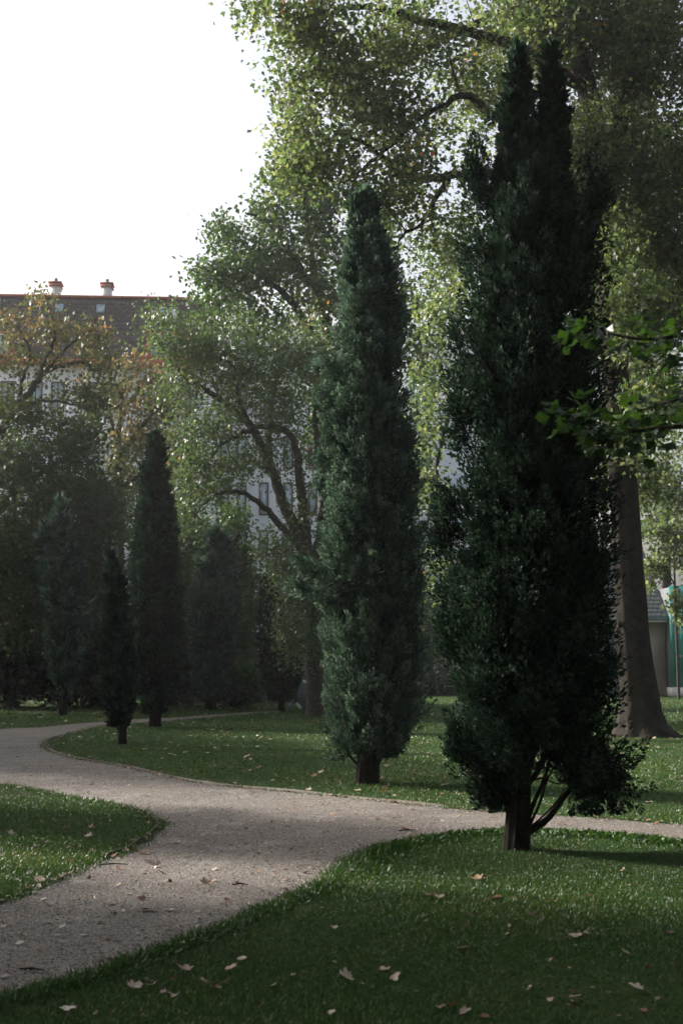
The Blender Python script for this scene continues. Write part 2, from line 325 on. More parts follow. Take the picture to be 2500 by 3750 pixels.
notable = [
 (533,3338,.20,'brown','largest curled brown leaf lying on the gravel path in the foreground'),
 (572,3176,.24,'pale','widest pale lobed leaf lying flat on the gravel beside the left lawn tip'),
 (755,3239,.17,'tan','tan leaf with an upright orange lobe in the middle of the path'),
 (874,2928,.12,'orange','rusty red leaf alone on the path where it turns right'),
 (888,3008,.14,'tan','pinkish tan leaf at the middle of the path fork'),
 (798,3040,.14,'pale','pale leaf on the path left of the pinkish tan one'),
 (647,3091,.14,'tan','yellow edged tan leaf on the path right of the left lawn tip'),
 (525,3300,.12,'orange','small reddish leaf just above the largest curled brown leaf'),
 (833,3302,.11,'brown','dark brown leaf on the path below the rusty patch'),
 (412,3344,.12,'tan','tan leaf on the path left of the largest curled brown leaf'),
 (172,3317,.12,'pale','pale leaf on the gravel near the left edge of the photo'),
 (150,3238,.20,'pale','bright pale leaf hanging over the lower edge of the left lawn'),
 (487,3117,.13,'orange','orange tan leaf touching the edging of the left lawn'),
 (527,3128,.13,'pale','pale leaf on gravel just right of the orange tan one by the edging'),
 (330,3069,.13,'pale','bright pale leaf lying on the middle of the left lawn'),
 (245,3051,.13,'orange','orange and white leaf lying on the left lawn'),
 (167,2742,.16,'orange','orange leaf on the path at the tip of the central lawn'),
 (40,3062,.12,'pale','pale leaf at the left side of the left lawn'),
 (885,3530,.16,'pale','long pale leaf on the near lawn left of centre'),
 (680,3568,.16,'tan','folded tan leaf on the near lawn by the path edge'),
 (848,3566,.14,'orange','bright orange leaf on the near lawn beside a tan one'),
 (760,3622,.15,'pale','pale leaf standing on edge in the near lawn'),
 (487,3635,.15,'pale','pale leaf in the grass near the bottom of the path'),
 (253,3712,.14,'pale','small pale leaf in the bottom left corner of the near lawn'),
 (1275,3599,.17,'pale','large pale leaf on the near lawn below the frame centre'),
 (1575,3292,.17,'tan','tan leaf pair on the lit lawn left of the big cypress trunk'),
 (1605,3301,.15,'pale','pale folded leaf beside the tan one on the lit lawn'),
 (1748,3231,.18,'tan','raised tan leaf on the near lawn below the big cypress'),
 (1812,3300,.16,'orange','orange tan leaf lying below the big cypress trunk'),
 (1700,3489,.15,'pale','pale leaf in the middle of the near lawn'),
 (1636,3705,.14,'orange','orange leaf near the bottom edge of the near lawn'),
 (2337,3640,.16,'pale','pale leaf standing upright in the bottom right of the near lawn'),
 (2100,3672,.15,'pale','blue white leaf on the near lawn left of the upright one'),
 (2300,3512,.15,'tan','tan leaf in the shaded right part of the near lawn'),
 (2110,3441,.14,'pale','pale leaf in the grass right of centre of the near lawn'),
 (1410,3570,.13,'pale','pale leaf just right above the large pale one'),
 (1130,2900,.16,'pale','pale upright leaf on the edge of the central lawn below the middle cypress'),
 (1480,3042,.15,'orange','orange leaf on the right arm of the path'),
 (1530,3062,.13,'orange','second orange leaf on the path beside the near lawn edge'),
 (2050,3022,.20,'brown','dark twig like leaf on the path right of the big cypress trunk'),
]
for px, py, sz, c, lb in notable: fallen(gr(px, py), sz, c, lb)
zones = [('fallen leaves strewn on the near lawn', 'small dry leaf among those strewn over the shaded near lawn', 75, lambda: gr(rng.uniform(300, 2500), rng.uniform(3180, 3750)), False, (.05, .12)),
         ('fallen leaves on the gravel path', 'small dry leaf among those scattered on the gravel path', 70, lambda: gr(rng.uniform(0, 2500), 2680+rng.random()**.8*1000), True, (.05, .11)),
         ('fallen leaves on the left lawn', 'small dry leaf among those scattered on the left lawn', 30, lambda: gr(rng.uniform(0, 560), rng.uniform(2890, 3290)), False, (.05, .12)),
         ('fallen leaves on the central lawn', 'small dry leaf among those scattered on the central lawn behind the path', 75, lambda: gr(rng.uniform(200, 2500), rng.uniform(2720, 2980)), False, (.08, .15))]
for grp, lb, cnt, fn, on, (s0, s1) in zones:
    k = 0
    while k < cnt:
        p = fn()
        if inside(np.array([p]), poly)[0] != on: continue
        if grp.endswith('left lawn') and p[0] > gr(600, 3000)[0]: continue
        q_ = s0+(s1-s0)*rng.random()**2; c_ = str(rng.choice(['pale', 'tan', 'tan', 'brown', 'brown', 'orange']))
        fallen(p, q_, c_, zone_label(p, q_, c_, grp), grp, .35); k += 1
fm = MB(); n = 2600
P = np.stack([rng.uniform(-11, 13, n), rng.uniform(15, 52, n), np.full(n, .03)], 1); P = P[visible(P) & ~inside(P, poly)]; P = P[rng.random(len(P)) < .25+.5*patchy(P, .7)]
n = len(P); P2 = path_points(900, 6, 30); P2[:, 2] = .012; P3 = along(centre_lawn, 420, .06); P3[:, 2] = .02; P3 = P3[visible(P3)]
P4 = along(left_lawn, 160, .05); P4[:, 2] = .02; P = np.concatenate([P, P2, P3, P4]); n5 = len(P)
l2 = np.array([[0, -.5, 0], [.4, -.1, .1], [.25, .4, .02], [0, .6, .12], [-.3, .35, .02], [-.42, -.1, .14]]); f2 = np.array([[0, 1, 2], [0, 2, 3], [0, 3, 4], [0, 4, 5]])
th = rng.random(n5)*6.28; d = np.stack([np.cos(th), np.sin(th), rng.normal(size=n5)*.25], 1)
sz = rng.uniform(.05, .12, n5); sz[n:] = rng.uniform(.02, .06, n5-n)
scatter(fm, l2, f2, P, frames(d, np.tile([0, 0, 1.], (n5, 1))), sz, rng.choice([.1, .35, .65, .95, .95], n5))
tag(fm.build('leaf_litter', M['fallen']), 'litter of dry brown and pale leaves over lawns and path', 'leaf litter', kind='stuff')
# small sticks on the path
for (px, py, L_, lb) in ((1210, 3250, .10, 'short dark stick on the gravel between the leaves'), (880, 3246, .11, 'thin dark twig on the gravel in the middle of the path'), (415, 3172, .22, 'dark stick lying beside the left lawn edging'), (1490, 3046, .16, 'thin stick beside the orange leaf on the right path arm'), (120, 3560, .14, 'thin dark stick on the gravel at the lower left')):
    c = gr(px, py); a = rng.normal()*.3; q = MB()
    tube(q, [c+np.array([-L_/2*math.cos(a), -L_/2*math.sin(a), .012]), c+np.array([0, 0, .02]), c+np.array([L_/2*math.cos(a), L_/2*math.sin(a), .012])], [.005, .006, .003], 5)
    tag(q.build('stick', M['dark_bark']), lb, 'stick')

# ---------------------------------------------------------------- cypresses
sprig = np.array([[-.13, 0, 0], [.13, .05, .02], [.04, 1, .0], [.0, .22, .0], [.46, .72, .10], [-.0, .12, .0], [-.48, .60, -.08]])
sprig_f = np.array([[0, 1, 2], [0, 3, 4], [1, 5, 6]])
sprig2 = np.array([[-.16, 0, 0], [.21, .45, .06], [.02, 1, 0], [-.24, .62, .1]]); sprig2_f = np.array([[0, 1, 2], [0, 2, 3]])
def cypress(label, base_px, Y, outlines, nclump, per, size, mt, group, trunk_r, tufts=(), plume=(.22, .42), trunk_top=None, hi=True, stems=(), cones=0, reach=0, fill=.35, holes=()):
    bp = gr(*base_px) if Y is None else at(base_px[0], base_px[1], Y); bp[2] = 0; Y = bp[1]; k = m_per_px(Y)
    root = empty('cypress_tree', bp, label, 'cypress', group)
    def prof(o): return [np.array([at(p[1], p[0], Y) for p in o]), np.array([at(p[2], p[0], Y) for p in o])]
    cl = []                                        # clump centres, outward directions
    areas = []
    for o in outlines: areas.append(sum((o[i+1][0]-o[i][0])*(o[i][2]-o[i][1]+o[i+1][2]-o[i+1][1])/2 for i in range(len(o)-1)))
    C = []; D = []; LS = []; INN = []
    for o, ar in zip(outlines, areas):
        A, B = prof(o); z = (A[:, 2]+B[:, 2])/2; xc = (A[:, 0]+B[:, 0])/2; r = (B[:, 0]-A[:, 0])/2
        idx = np.argsort(z); z, xc, r = z[idx], xc[idx], r[idx]
        n = int(nclump*ar/sum(areas)*(1 if ar > .5*sum(areas) else 2.6)); zz = rng.uniform(z[0], z[-1], n*3); rr = np.interp(zz, z, r)
        keep = rng.random(n*3) < np.clip(rr/r.max(), .12, 1); zz, rr = zz[keep][:n], rr[keep][:n]; n = len(zz)
        th = rng.random(n)*6.283
        lump = 1+.06*np.sin(3*th+zz*2.6+Y)+.06*np.sin(5*th-zz*4.1+1)+.05*np.sin(zz*9+th*2)
        inner = rng.random(n) < fill; INN.append(inner)
        f = np.where(inner, rng.uniform(.15, .62, n), rng.uniform(.68, .90, n)+reach+.03*rng.normal(size=n))
        rad = rr*f*lump; x = np.interp(zz, z, xc)+rad*np.cos(th); y = Y+rad*np.sin(th)
        LS.append(np.clip(rr/(.34 if hi else .6), .45 if hi else .28, 1)); C.append(np.stack([x, y, zz], 1)); D.append(np.stack([np.cos(th)*.8*f, np.sin(th)*.8*f, 1+rng.normal(size=n)*.3], 1)+rng.normal(size=(n, 3))*.12)
    for (px, py, rx, ry, nn, dx, dz) in tufts:
        c = at(px, py, Y); n = nn
        q = rng.normal(size=(n, 3))*np.array([rx*k*.5, rx*k*.5, ry*k*.5])+c
        C.append(q); LS.append(np.full(n, .8)); D.append(np.array([dx, 0, dz])+rng.normal(size=(n, 3))*.3)
    C = np.concatenate(C); D = unit(np.concatenate(D)); LS = np.concatenate(LS); n = n0 = len(C)
    if holes:
        kp = np.ones(n, bool)
        for (px, py, rx, ry, p) in holes:
            h = at(px, py, Y); e = ((C[:, 0]-h[0])/(rx*k))**2+((C[:, 2]-h[2])/(ry*k))**2
            kp &= ~((e < 1) & (rng.random(n) < p))
        C, D, LS = C[kp], D[kp], LS[kp]; n = len(C)
    L = rng.uniform(*plume, n)*LS; ctint = np.clip(rng.normal(.45, .28, n), 0, .93)
    # sprigs clothe each flame-shaped plume; young growth at the tips is paler
    inn = np.concatenate(INN); inn = np.concatenate([inn, np.zeros(n0-len(inn), bool)])
    if holes: inn = inn[kp]
    cnt = np.where(inn, int(per*.62), per); ci = np.repeat(np.arange(n), cnt); m = len(ci); t = rng.random(m)**1.15
    off = unit(np.cross(D[ci], rng.normal(size=(m, 3)))); wdt = .30*np.sqrt(np.clip(t, 0, 1))*(1-t)**.8*1.9*rng.uniform(.6, 1.05, m)
    pos = C[ci]+D[ci]*((t-.35)*L[ci])[:, None]+off*(wdt*L[ci])[:, None]
    dr = D[ci]*.9+off*(.75-.5*t)[:, None]+rng.normal(size=(m, 3))*.26
    ok = pos[:, 2] > .3; pos, dr, ci, t = pos[ok], dr[ok], ci[ok], t[ok]; m = len(pos)
    mb = MB(); tv, tf = (sprig2, sprig2_f)
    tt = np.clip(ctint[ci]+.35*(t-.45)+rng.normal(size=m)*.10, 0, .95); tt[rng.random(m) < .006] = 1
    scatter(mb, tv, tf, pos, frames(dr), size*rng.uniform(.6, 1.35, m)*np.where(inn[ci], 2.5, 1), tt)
    tag(mb.build('foliage', mt, root, ), None, kind='stuff').location = -bp*0
    root_fix(root, bp)
    # trunk
    ttop = trunk_top or (base_px[0], base_px[1]-1000*.6); T = at(ttop[0], ttop[1], Y)
    pts = np.array([bp+(T-bp)*q+np.array([math.sin(q*7)*.03, 0, 0]) for q in np.linspace(0, 1, 14)]); pts[0, 2] = -.03
    qq = np.linspace(0, 1, 14); rad = trunk_r*(1-.75*qq)*(1+.18*np.exp(-qq*30))
    tm = MB(); tube(tm, pts, rad, 36, wob=.03, flute=(11, .16, .8, 4)); part(tm, 'trunk', M['dark_bark'], root, bp, True)
    for st in stems:
        sm = MB(); ps = smooth_path([at(a, b, Y+c) for a, b, c, _ in st], 5); ra = np.interp(np.linspace(0, len(st)-1, len(ps)), range(len(st)), [q[3] for q in st])
        tube(sm, ps, ra, 7, wob=.06); part(sm, 'limb', M['dark_bark'], root, bp, True)
    if cones:
        cm = MB(); outer = C[rng.integers(0, n, cones)]+unit(D[rng.integers(0, n, cones)])*.02
        outer[:, 1] -= .05
        ph = (1+5**.5)/2
        iv = unit(np.array([[-1,ph,0],[1,ph,0],[-1,-ph,0],[1,-ph,0],[0,-1,ph],[0,1,ph],[0,-1,-ph],[0,1,-ph],[ph,0,-1],[ph,0,1],[-ph,0,-1],[-ph,0,1]]))
        fi = np.array([[0,11,5],[0,5,1],[0,1,7],[0,7,10],[0,10,11],[1,5,9],[5,11,4],[11,10,2],[10,7,6],[7,1,8],[3,9,4],[3,4,2],[3,2,6],[3,6,8],[3,8,9],[4,9,5],[2,4,11],[6,2,10],[8,6,7],[9,8,1]])
        scatter(cm, iv, fi, outer, frames(rng.normal(size=(cones, 3))), rng.uniform(.011, .018, cones), .5)
        o = part(cm, 'cones', M['cone'], root, bp, True); o['kind'] = 'stuff'
    return root
def part(mb, name, m, root, bp, smooth=False):
    o = mb.build(name, m, root, loc=tuple(bp), smooth=smooth); o.location = (0, 0, 0); return o
def root_fix(root, bp):
    for c in [o for o in COL.objects if o.parent == root and o.type == 'MESH']:
        c.location = (-bp[0], -bp[1], -bp[2])

GC = 'dark columnar cypresses around the path bend'
# big dark one in front, twin spires
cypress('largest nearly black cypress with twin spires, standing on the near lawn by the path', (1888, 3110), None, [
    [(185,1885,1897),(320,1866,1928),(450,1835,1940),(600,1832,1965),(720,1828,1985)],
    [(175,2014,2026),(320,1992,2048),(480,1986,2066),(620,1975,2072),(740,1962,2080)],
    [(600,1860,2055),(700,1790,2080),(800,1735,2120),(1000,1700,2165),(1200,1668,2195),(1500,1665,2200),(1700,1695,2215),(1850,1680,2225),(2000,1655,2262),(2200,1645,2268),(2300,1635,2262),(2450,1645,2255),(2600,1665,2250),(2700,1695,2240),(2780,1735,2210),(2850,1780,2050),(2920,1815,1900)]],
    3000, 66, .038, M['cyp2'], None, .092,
    tufts=[(1745,660,50,150,45,-.2,1),(2180,760,50,200,40,.2,1),(2140,950,60,200,40,.3,1),(1640,1900,60,130,34,-.6,1),(1615,2010,45,80,16,-.8,.7),(1690,1480,50,200,40,-.5,1),(1700,2740,50,90,22,-.5,.9),(1668,2700,22,70,8,-.4,1),
           (2150,2840,150,100,80,.8,.2),(2225,2900,60,120,34,.6,-.6),(2150,2970,40,100,14,.1,-1),(2070,2790,110,110,50,.5,.4),(1780,2860,50,90,40,-.4,.8),(1822,2940,20,60,14,-.3,1),(1655,2300,40,120,40,-.6,.9)],
    plume=(.17, .36), trunk_top=(1930, 900), cones=60, reach=.03, fill=.46,
    holes=[(1985,2840,85,130,.95),(1850,2770,28,70,.7),(2010,2940,90,90,.97),(1960,620,14,50,.8),(2090,1000,25,90,.6),(1915,620,30,60,.4)],
    stems=[[(1925,3050,0,.035),(1960,3030,.02,.034),(2010,2990,.03,.030),(2070,2910,.03,.024),(2130,2850,0,.014)],
           [(1925,3040,0,.022),(1945,2960,-.02,.02),(1985,2870,-.02,.016),(2010,2790,0,.012),(2030,2700,0,.009)],
           [(1930,3040,0,.014),(1975,2940,.05,.012),(2000,2860,.06,.010),(2040,2780,.06,.007)],
           [(1935,3035,0,.010),(1990,2985,.05,.008),(2040,2930,.05,.006),(2065,2890,.05,.004)],
           [(1930,3045,0,.010),(1985,3010,-.03,.008),(2030,2960,-.03,.005)],
           [(1915,2880,0,.03),(1950,2850,0,.026),(1985,2790,0,.022),(2010,2710,0,.016)],
           [(1860,2980,0,.02),(1840,2900,0,.018),(1820,2840,0,.015),(1790,2760,0,.012)],
           [(1862,2900,0,.012),(1840,2790,0,.010),(1850,2740,0,.008)],
           [(1945,2860,.02,.008),(1990,2850,.03,.007),(2040,2870,.03,.006),(2090,2850,.03,.004)],
           [(1870,1500,-.2,.02),(1780,1330,-.3,.014),(1700,1200,-.3,.006)]])
# middle one, focus of the photograph
cypress('tall grey green cypress in the middle, thick short trunk on the central lawn', (1345, 2870), None, [
    [(700,1341,1347),(760,1325,1365),(900,1300,1395),(1000,1290,1420)],
    [(715,1305,1310),(780,1298,1330),(900,1275,1340),(1000,1262,1350)],
    [(820,1300,1395),(900,1280,1418),(1000,1258,1448),(1200,1242,1468),(1400,1214,1488),(1500,1200,1498),(1700,1188,1525),(1900,1178,1540),(2100,1180,1555),(2300,1178,1560),(2450,1183,1550),(2600,1190,1535),(2690,1208,1515),(2745,1245,1490),(2785,1320,1400)]],
    2600, 60, .047, M['cyp'], None, .125,
    tufts=[(1205,1340,40,60,14,-1,.4),(1205,1480,45,60,26,-1,.4),(1150,2085,40,22,10,-1,.15),(1110,2068,30,16,6,-1,.3),(1140,2165,50,22,11,-1,.2),(1092,2142,18,14,4,-1,.4),(1190,1700,35,120,26,-.5,1),(1470,1180,30,100,14,.4,1),(1235,2740,30,60,12,-.4,.2)],
    plume=(.18, .38), trunk_top=(1352, 1100), cones=190, fill=.35, holes=[(1325,2760,16,26,.9),(1260,2640,10,16,.9),(1500,2250,8,16,.9)],
    stems=[[(1330,2820,0,.02),(1290,2780,0,.014),(1262,2740,0,.01)], [(1340,2110,-.3,.012),(1240,2130,-.4,.010),(1150,2165,-.3,.006),(1085,2140,-.2,.003)], [(1370,2820,.02,.03),(1400,2760,0,.02),(1420,2700,0,.015)]])
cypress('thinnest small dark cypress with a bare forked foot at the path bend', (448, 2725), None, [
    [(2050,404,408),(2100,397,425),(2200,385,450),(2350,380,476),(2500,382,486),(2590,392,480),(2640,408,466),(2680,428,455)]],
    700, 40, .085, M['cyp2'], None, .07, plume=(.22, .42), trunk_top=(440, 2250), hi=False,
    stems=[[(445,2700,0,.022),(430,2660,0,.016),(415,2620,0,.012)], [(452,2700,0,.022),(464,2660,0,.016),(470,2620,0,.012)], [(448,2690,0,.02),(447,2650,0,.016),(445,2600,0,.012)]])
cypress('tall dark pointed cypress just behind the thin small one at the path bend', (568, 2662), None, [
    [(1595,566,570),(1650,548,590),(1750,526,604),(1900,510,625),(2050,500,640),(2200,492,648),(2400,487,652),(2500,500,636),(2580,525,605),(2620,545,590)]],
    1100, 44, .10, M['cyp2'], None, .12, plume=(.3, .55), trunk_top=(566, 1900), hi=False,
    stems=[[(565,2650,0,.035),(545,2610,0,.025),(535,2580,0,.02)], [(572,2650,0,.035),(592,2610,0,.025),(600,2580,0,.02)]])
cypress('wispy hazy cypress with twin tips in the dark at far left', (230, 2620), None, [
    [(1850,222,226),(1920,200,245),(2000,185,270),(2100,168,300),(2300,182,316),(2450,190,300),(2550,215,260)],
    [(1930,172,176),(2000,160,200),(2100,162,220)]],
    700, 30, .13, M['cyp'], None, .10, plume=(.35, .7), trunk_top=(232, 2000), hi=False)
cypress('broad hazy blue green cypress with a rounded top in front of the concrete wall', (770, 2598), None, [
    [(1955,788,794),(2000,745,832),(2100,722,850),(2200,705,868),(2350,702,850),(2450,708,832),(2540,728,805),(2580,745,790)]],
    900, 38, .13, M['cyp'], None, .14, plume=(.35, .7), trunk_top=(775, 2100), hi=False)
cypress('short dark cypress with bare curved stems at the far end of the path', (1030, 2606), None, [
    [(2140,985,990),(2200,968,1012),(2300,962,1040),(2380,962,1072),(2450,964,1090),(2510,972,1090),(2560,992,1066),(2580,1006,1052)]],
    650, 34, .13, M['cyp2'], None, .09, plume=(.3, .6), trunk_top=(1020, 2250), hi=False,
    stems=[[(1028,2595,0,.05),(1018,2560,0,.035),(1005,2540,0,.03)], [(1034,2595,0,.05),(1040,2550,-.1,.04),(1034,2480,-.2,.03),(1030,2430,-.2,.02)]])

# ---------------------------------------------------------------- broadleaf trees
LEAF2 = (np.array([[0, 0, 0], [.36, .45, .10], [0, 1, .03], [-.36, .45, .10]]), np.array([[0, 1, 2], [0, 2, 3]]))
LEAF4 = (np.array([[0, 0, 0], [.52, .28, .08], [.26, .56, .02], [0, 1.05, -.06], [-.26, .56, .02], [-.52, .28, .08]]), np.array([[0, 1, 2], [0, 2, 3], [0, 3, 4], [0, 4, 5]]))
def broadleaf(name, label, cat, base, trunk, limbs, blobs, leaf, lsize, mt, bark, group=None, tint=(.4, .2), tmpl=LEAF2, per=16, twig=.32, nodes=90, hang=.4, special=0, autumn=None, shell=.5, flat=.7):
    """trunk and limbs: lists of (px, py, depth, radius); blobs: (px, py, rx, ry, depth, rdepth, clusters)"""
    bp = np.array([base[0], base[1], 0.0]); root = empty(name, bp, label, cat, group)
    skel = []
    def line(pts):
        P = np.array([at(a, b, c) for a, b, c, _ in pts]); S = smooth_path(P, 6)
        ra = np.interp(np.linspace(0, len(P)-1, len(S)), range(len(P)), [q[3] for q in pts]); return S, ra
    if trunk:
        S, ra = line(trunk); S[0, 2] = min(S[0, 2], -.03); t = MB(); tube(t, S, ra, 40 if name == 'plane_tree' else 16, wob=.02, flute=(9, .16, .35, 9)); part(t, 'trunk', bark, root, bp, True)
        skel += [(p, r) for p, r in zip(S[len(S)//2:], ra[len(S)//2:])]
    for lb in limbs:
        S, ra = line(lb); t = MB(); S[1:-1] += rng.normal(size=S[1:-1].shape)*.02; tube(t, S, ra, 9, wob=.04); part(t, 'limb', bark, root, bp, True)
        skel += [(p, r) for p, r in zip(S[1:], ra[1:])]
    SK = np.array([p for p, _ in skel]); SR = np.array([r for _, r in skel])
    C = []; W = []
    for (px, py, rx, ry, Y, rd, nc) in blobs:
        c = at(px, py, Y); k = m_per_px(Y); u = unit(rng.normal(size=(nc, 3)))*(shell+(1-shell)*rng.random(nc)[:, None]**.6)
        u[:, :] *= rng.uniform(.75, 1.08, (nc, 1))
        C.append(c+u*np.array([rx*k, rd, ry*k])*rng.uniform(.9, 1.0))
    C = np.concatenate(C); C = C[C[:, 2] > .25]
    # secondary boughs grown outwards from the limbs to a sample of the clusters
    sel = rng.choice(len(C), min(nodes, len(C)), replace=False)
    d0 = np.array([np.min(np.linalg.norm(SK-C[i], axis=1)) for i in sel]); sel = sel[np.argsort(d0)]
    bm_ = MB()
    for i in sel:
        dd = np.linalg.norm(SK-C[i], axis=1)+1.2*(SK[:, 2] > C[i][2]); j = int(np.argmin(dd)); p0, r0 = SK[j], SR[j]; p1 = C[i]; ln = np.linalg.norm(p1-p0)
        if ln < .25 or ln > 7: continue
        r = min(r0*.6, .012+.012*ln); mid = (p0+p1)/2+rng.normal(size=3)*ln*.09+np.array([0, 0, ln*.08])
        S = smooth_path([p0, mid, p1], 4); ra = np.linspace(r, .006, len(S)); tube(bm_, S, ra, 5)
        SK = np.concatenate([SK, S[2:]]); SR = np.concatenate([SR, ra[2:]])
    # twigs to every cluster
    for st in range(0, len(C), 400):
        cc = C[st:st+400]; dm_ = np.linalg.norm(SK[None]-cc[:, None], axis=2); jj = dm_.argmin(1)
        for c, j, dq in zip(cc, jj, dm_.min(1)):
            if dq > 3.0 or dq < .12: continue
            p0 = SK[j]; mid = (p0+c)/2+rng.normal(size=3)*dq*.10
            tube(bm_, [p0, mid, c], [min(.012, .004+.005*dq), .006, .003], 3)
    if bm_.n: part(bm_, 'branches', bark, root, bp)['kind'] = 'stuff'
    n = len(C)*per; ci = np.repeat(np.arange(len(C)), per)
    ax = unit(rng.normal(size=(len(C), 3))*np.array([1, 1, .5]))
    pos = C[ci]+ax[ci]*(rng.uniform(-1, 1, n)*twig)[:, None]+rng.normal(size=(n, 3))*twig*.38
    dr = rng.normal(size=(n, 3)); dr[:, 2] -= hang
    up = rng.normal(size=(n, 3))*.6; up[:, 2] += flat       # leaves turn their faces to the light
    ct = np.clip(rng.normal(tint[0], tint[1]*.7, len(C)), 0, 1)
    tt = ct[ci]+rng.normal(size=n)*tint[1]*.7
    if autumn: tt = tt+autumn(pos)
    tt = np.clip(tt, 0, 1 if autumn else .93)
    if special:
        sp = rng.random(len(C)) < special; tt = np.where(sp[ci] & (rng.random(n) < .6), rng.uniform(.95, 1, n), tt)
    fr = frames(dr, up); sz = lsize*rng.uniform(.65, 1.3, n)
    mb = MB()
    if leaf == 'split':                              # the leaves that show largest against the sky are parts of their own
        scr = (pos[:, 0]/pos[:, 1]); pick = np.zeros(n, bool)
        cand = np.where((scr < np.quantile(scr, .12)) & (pos[:, 2] > 8))[0]; pick[rng.choice(cand, min(280, len(cand)), replace=False)] = True
        lm = MB(); lm.add(tmpl[0], tmpl[1], .5); me = lm.build('leaf', mt, mesh_only=True)
        from mathutils import Matrix
        for q in np.where(pick)[0]:
            o = bpy.data.objects.new('leaf', me); COL.objects.link(o); o.parent = root
            m3 = Matrix([list(r) for r in fr[q].T]); m4 = m3.to_4x4(); m4.translation = Vector(pos[q]-bp)
            o.matrix_basis = m4 @ Matrix.Scale(float(sz[q]), 4)
        pos, fr, sz, tt = pos[~pick], fr[~pick], sz[~pick], tt[~pick]
    scatter(mb, tmpl[0], tmpl[1], pos, fr, sz, tt)
    part(mb, 'crown', mt, root, bp)['kind'] = 'stuff'
    return root

# big plane tree on the right, its crown arching over the whole upper right
b = gr(2345, 2695); Yp = b[1]
broadleaf('plane_tree', 'huge plane tree with flared trunk at right, crown arching over the view', 'plane tree', b,
    [(2350,2705,Yp,.74),(2345,2655,Yp,.50),(2338,2560,Yp,.40),(2318,2350,Yp,.33),(2295,2000,Yp,.30),(2268,1600,Yp,.28),(2242,1200,Yp,.27),(2225,900,Yp,.26),(2205,650,Yp,.24),(2165,400,Yp,.23),(2110,150,Yp,.18),(2080,-200,Yp,.12)],
    [[(2240,640,Yp,.20),(2262,500,Yp,.17),(2290,330,Yp,.14),(2330,100,Yp,.11),(2380,-200,Yp,.06)],
     [(2215,760,Yp,.14),(2050,700,Yp-.5,.12),(1800,640,Yp-1,.10),(1640,645,Yp-1.4,.085),(1520,655,Yp-1.6,.07),(1440,610,Yp-1.8,.05),(1330,520,Yp-2,.035),(1220,480,Yp-2,.02)],
     [(2200,620,Yp,.14),(2000,520,Yp-1,.11),(1800,420,Yp-1.5,.09),(1700,350,Yp-2,.07),(1560,420,Yp-2,.05),(1400,560,Yp-2,.04),(1300,640,Yp-2,.025)],
     [(2150,330,Yp,.14),(1900,180,Yp-1,.12),(1600,90,Yp-2,.09),(1350,30,Yp-2.5,.06),(1150,60,Yp-3,.04),(1000,60,Yp-3,.02)],
     [(2120,200,Yp,.12),(1850,60,Yp+1,.10),(1500,200,Yp,.07),(1250,250,Yp-1,.04),(1080,360,Yp-1,.02)],
     [(1640,660,Yp-1.4,.07),(1600,720,Yp-1.5,.055),(1560,800,Yp-1.6,.04),(1460,880,Yp-2,.02)],
     [(2250,900,Yp,.12),(2380,820,Yp+.5,.10),(2500,760,Yp+1,.08),(2650,700,Yp+1,.05)],
     [(2235,1100,Yp,.10),(1950,1150,Yp+2,.09),(1750,1300,Yp+2,.07),(1650,1500,Yp+2,.05),(1600,1700,Yp+2,.035),(1560,1950,Yp+2,.02)],
     [(2270,1500,Yp,.10),(2380,1350,Yp+1,.08),(2480,1250,Yp+1,.05)]],
    [(1150,90,260,120,Yp-3,1.6,96),(930,15,110,40,Yp-3,1.2,16),(1080,330,110,110,Yp-2,1.5,29),(1050,640,90,90,Yp-2,1,12),(1270,290,220,200,Yp-2,1.6,96),(1200,560,160,90,Yp-2,1.5,29),(1470,150,230,200,Yp-2,2,105),(1450,420,230,170,Yp-2,1.6,83),(1500,640,200,150,Yp-2,2,60),
     (1400,800,150,120,Yp-1.5,1.5,26),(1640,880,170,200,Yp-1,2,54),(1750,300,240,280,Yp-1,2,115),(1620,1150,130,200,Yp+2,2,35),(1580,1450,100,200,Yp+2,1.5,29),(1560,1800,80,220,Yp+2,1.2,23),(1600,2100,60,120,Yp+2,1,12),(1090,500,80,90,Yp-2,1,30),(1130,620,110,60,Yp-2,1.2,34),(1320,700,90,60,Yp-2,1.2,26),
     (2000,100,300,260,Yp,2.6,353),(2080,600,240,280,Yp,2.2,258),(2350,150,260,300,Yp,2.6,380),(2400,650,230,260,Yp,2.6,292),(2450,1050,180,220,Yp+1,2,156),(2350,1350,120,150,Yp+1.5,2,47),(1900,-150,500,150,Yp,2.6,176),(2650,400,200,500,Yp,2.6,176),
     (2200,1100,100,200,Yp+2,2,54),(2500,1500,120,200,Yp+2,2,47), (2330,1150,130,200,Yp-2,1,88),(2260,900,80,160,Yp-1.5,.8,48),(2420,1450,110,160,Yp-1.5,1,56),(2300,1600,60,150,Yp-1,.6,22),(2150,850,120,150,Yp+1,1.5,72),(2400,900,160,160,Yp+1,2,120),(2270,1250,120,220,Yp+1.5,1.5,88),(2420,1150,140,120,Yp+2,2,72),(2350,1750,130,160,Yp+2,1.6,64),(2230,1650,60,250,Yp+1.5,1,48),(2300,480,120,200,Yp+1,2,96)],
    'split', .098, M['plane_leaf'], M['plane_bark'], tint=(.5, .3), tmpl=LEAF4, per=27, twig=.44, nodes=330, special=.008, shell=.1)
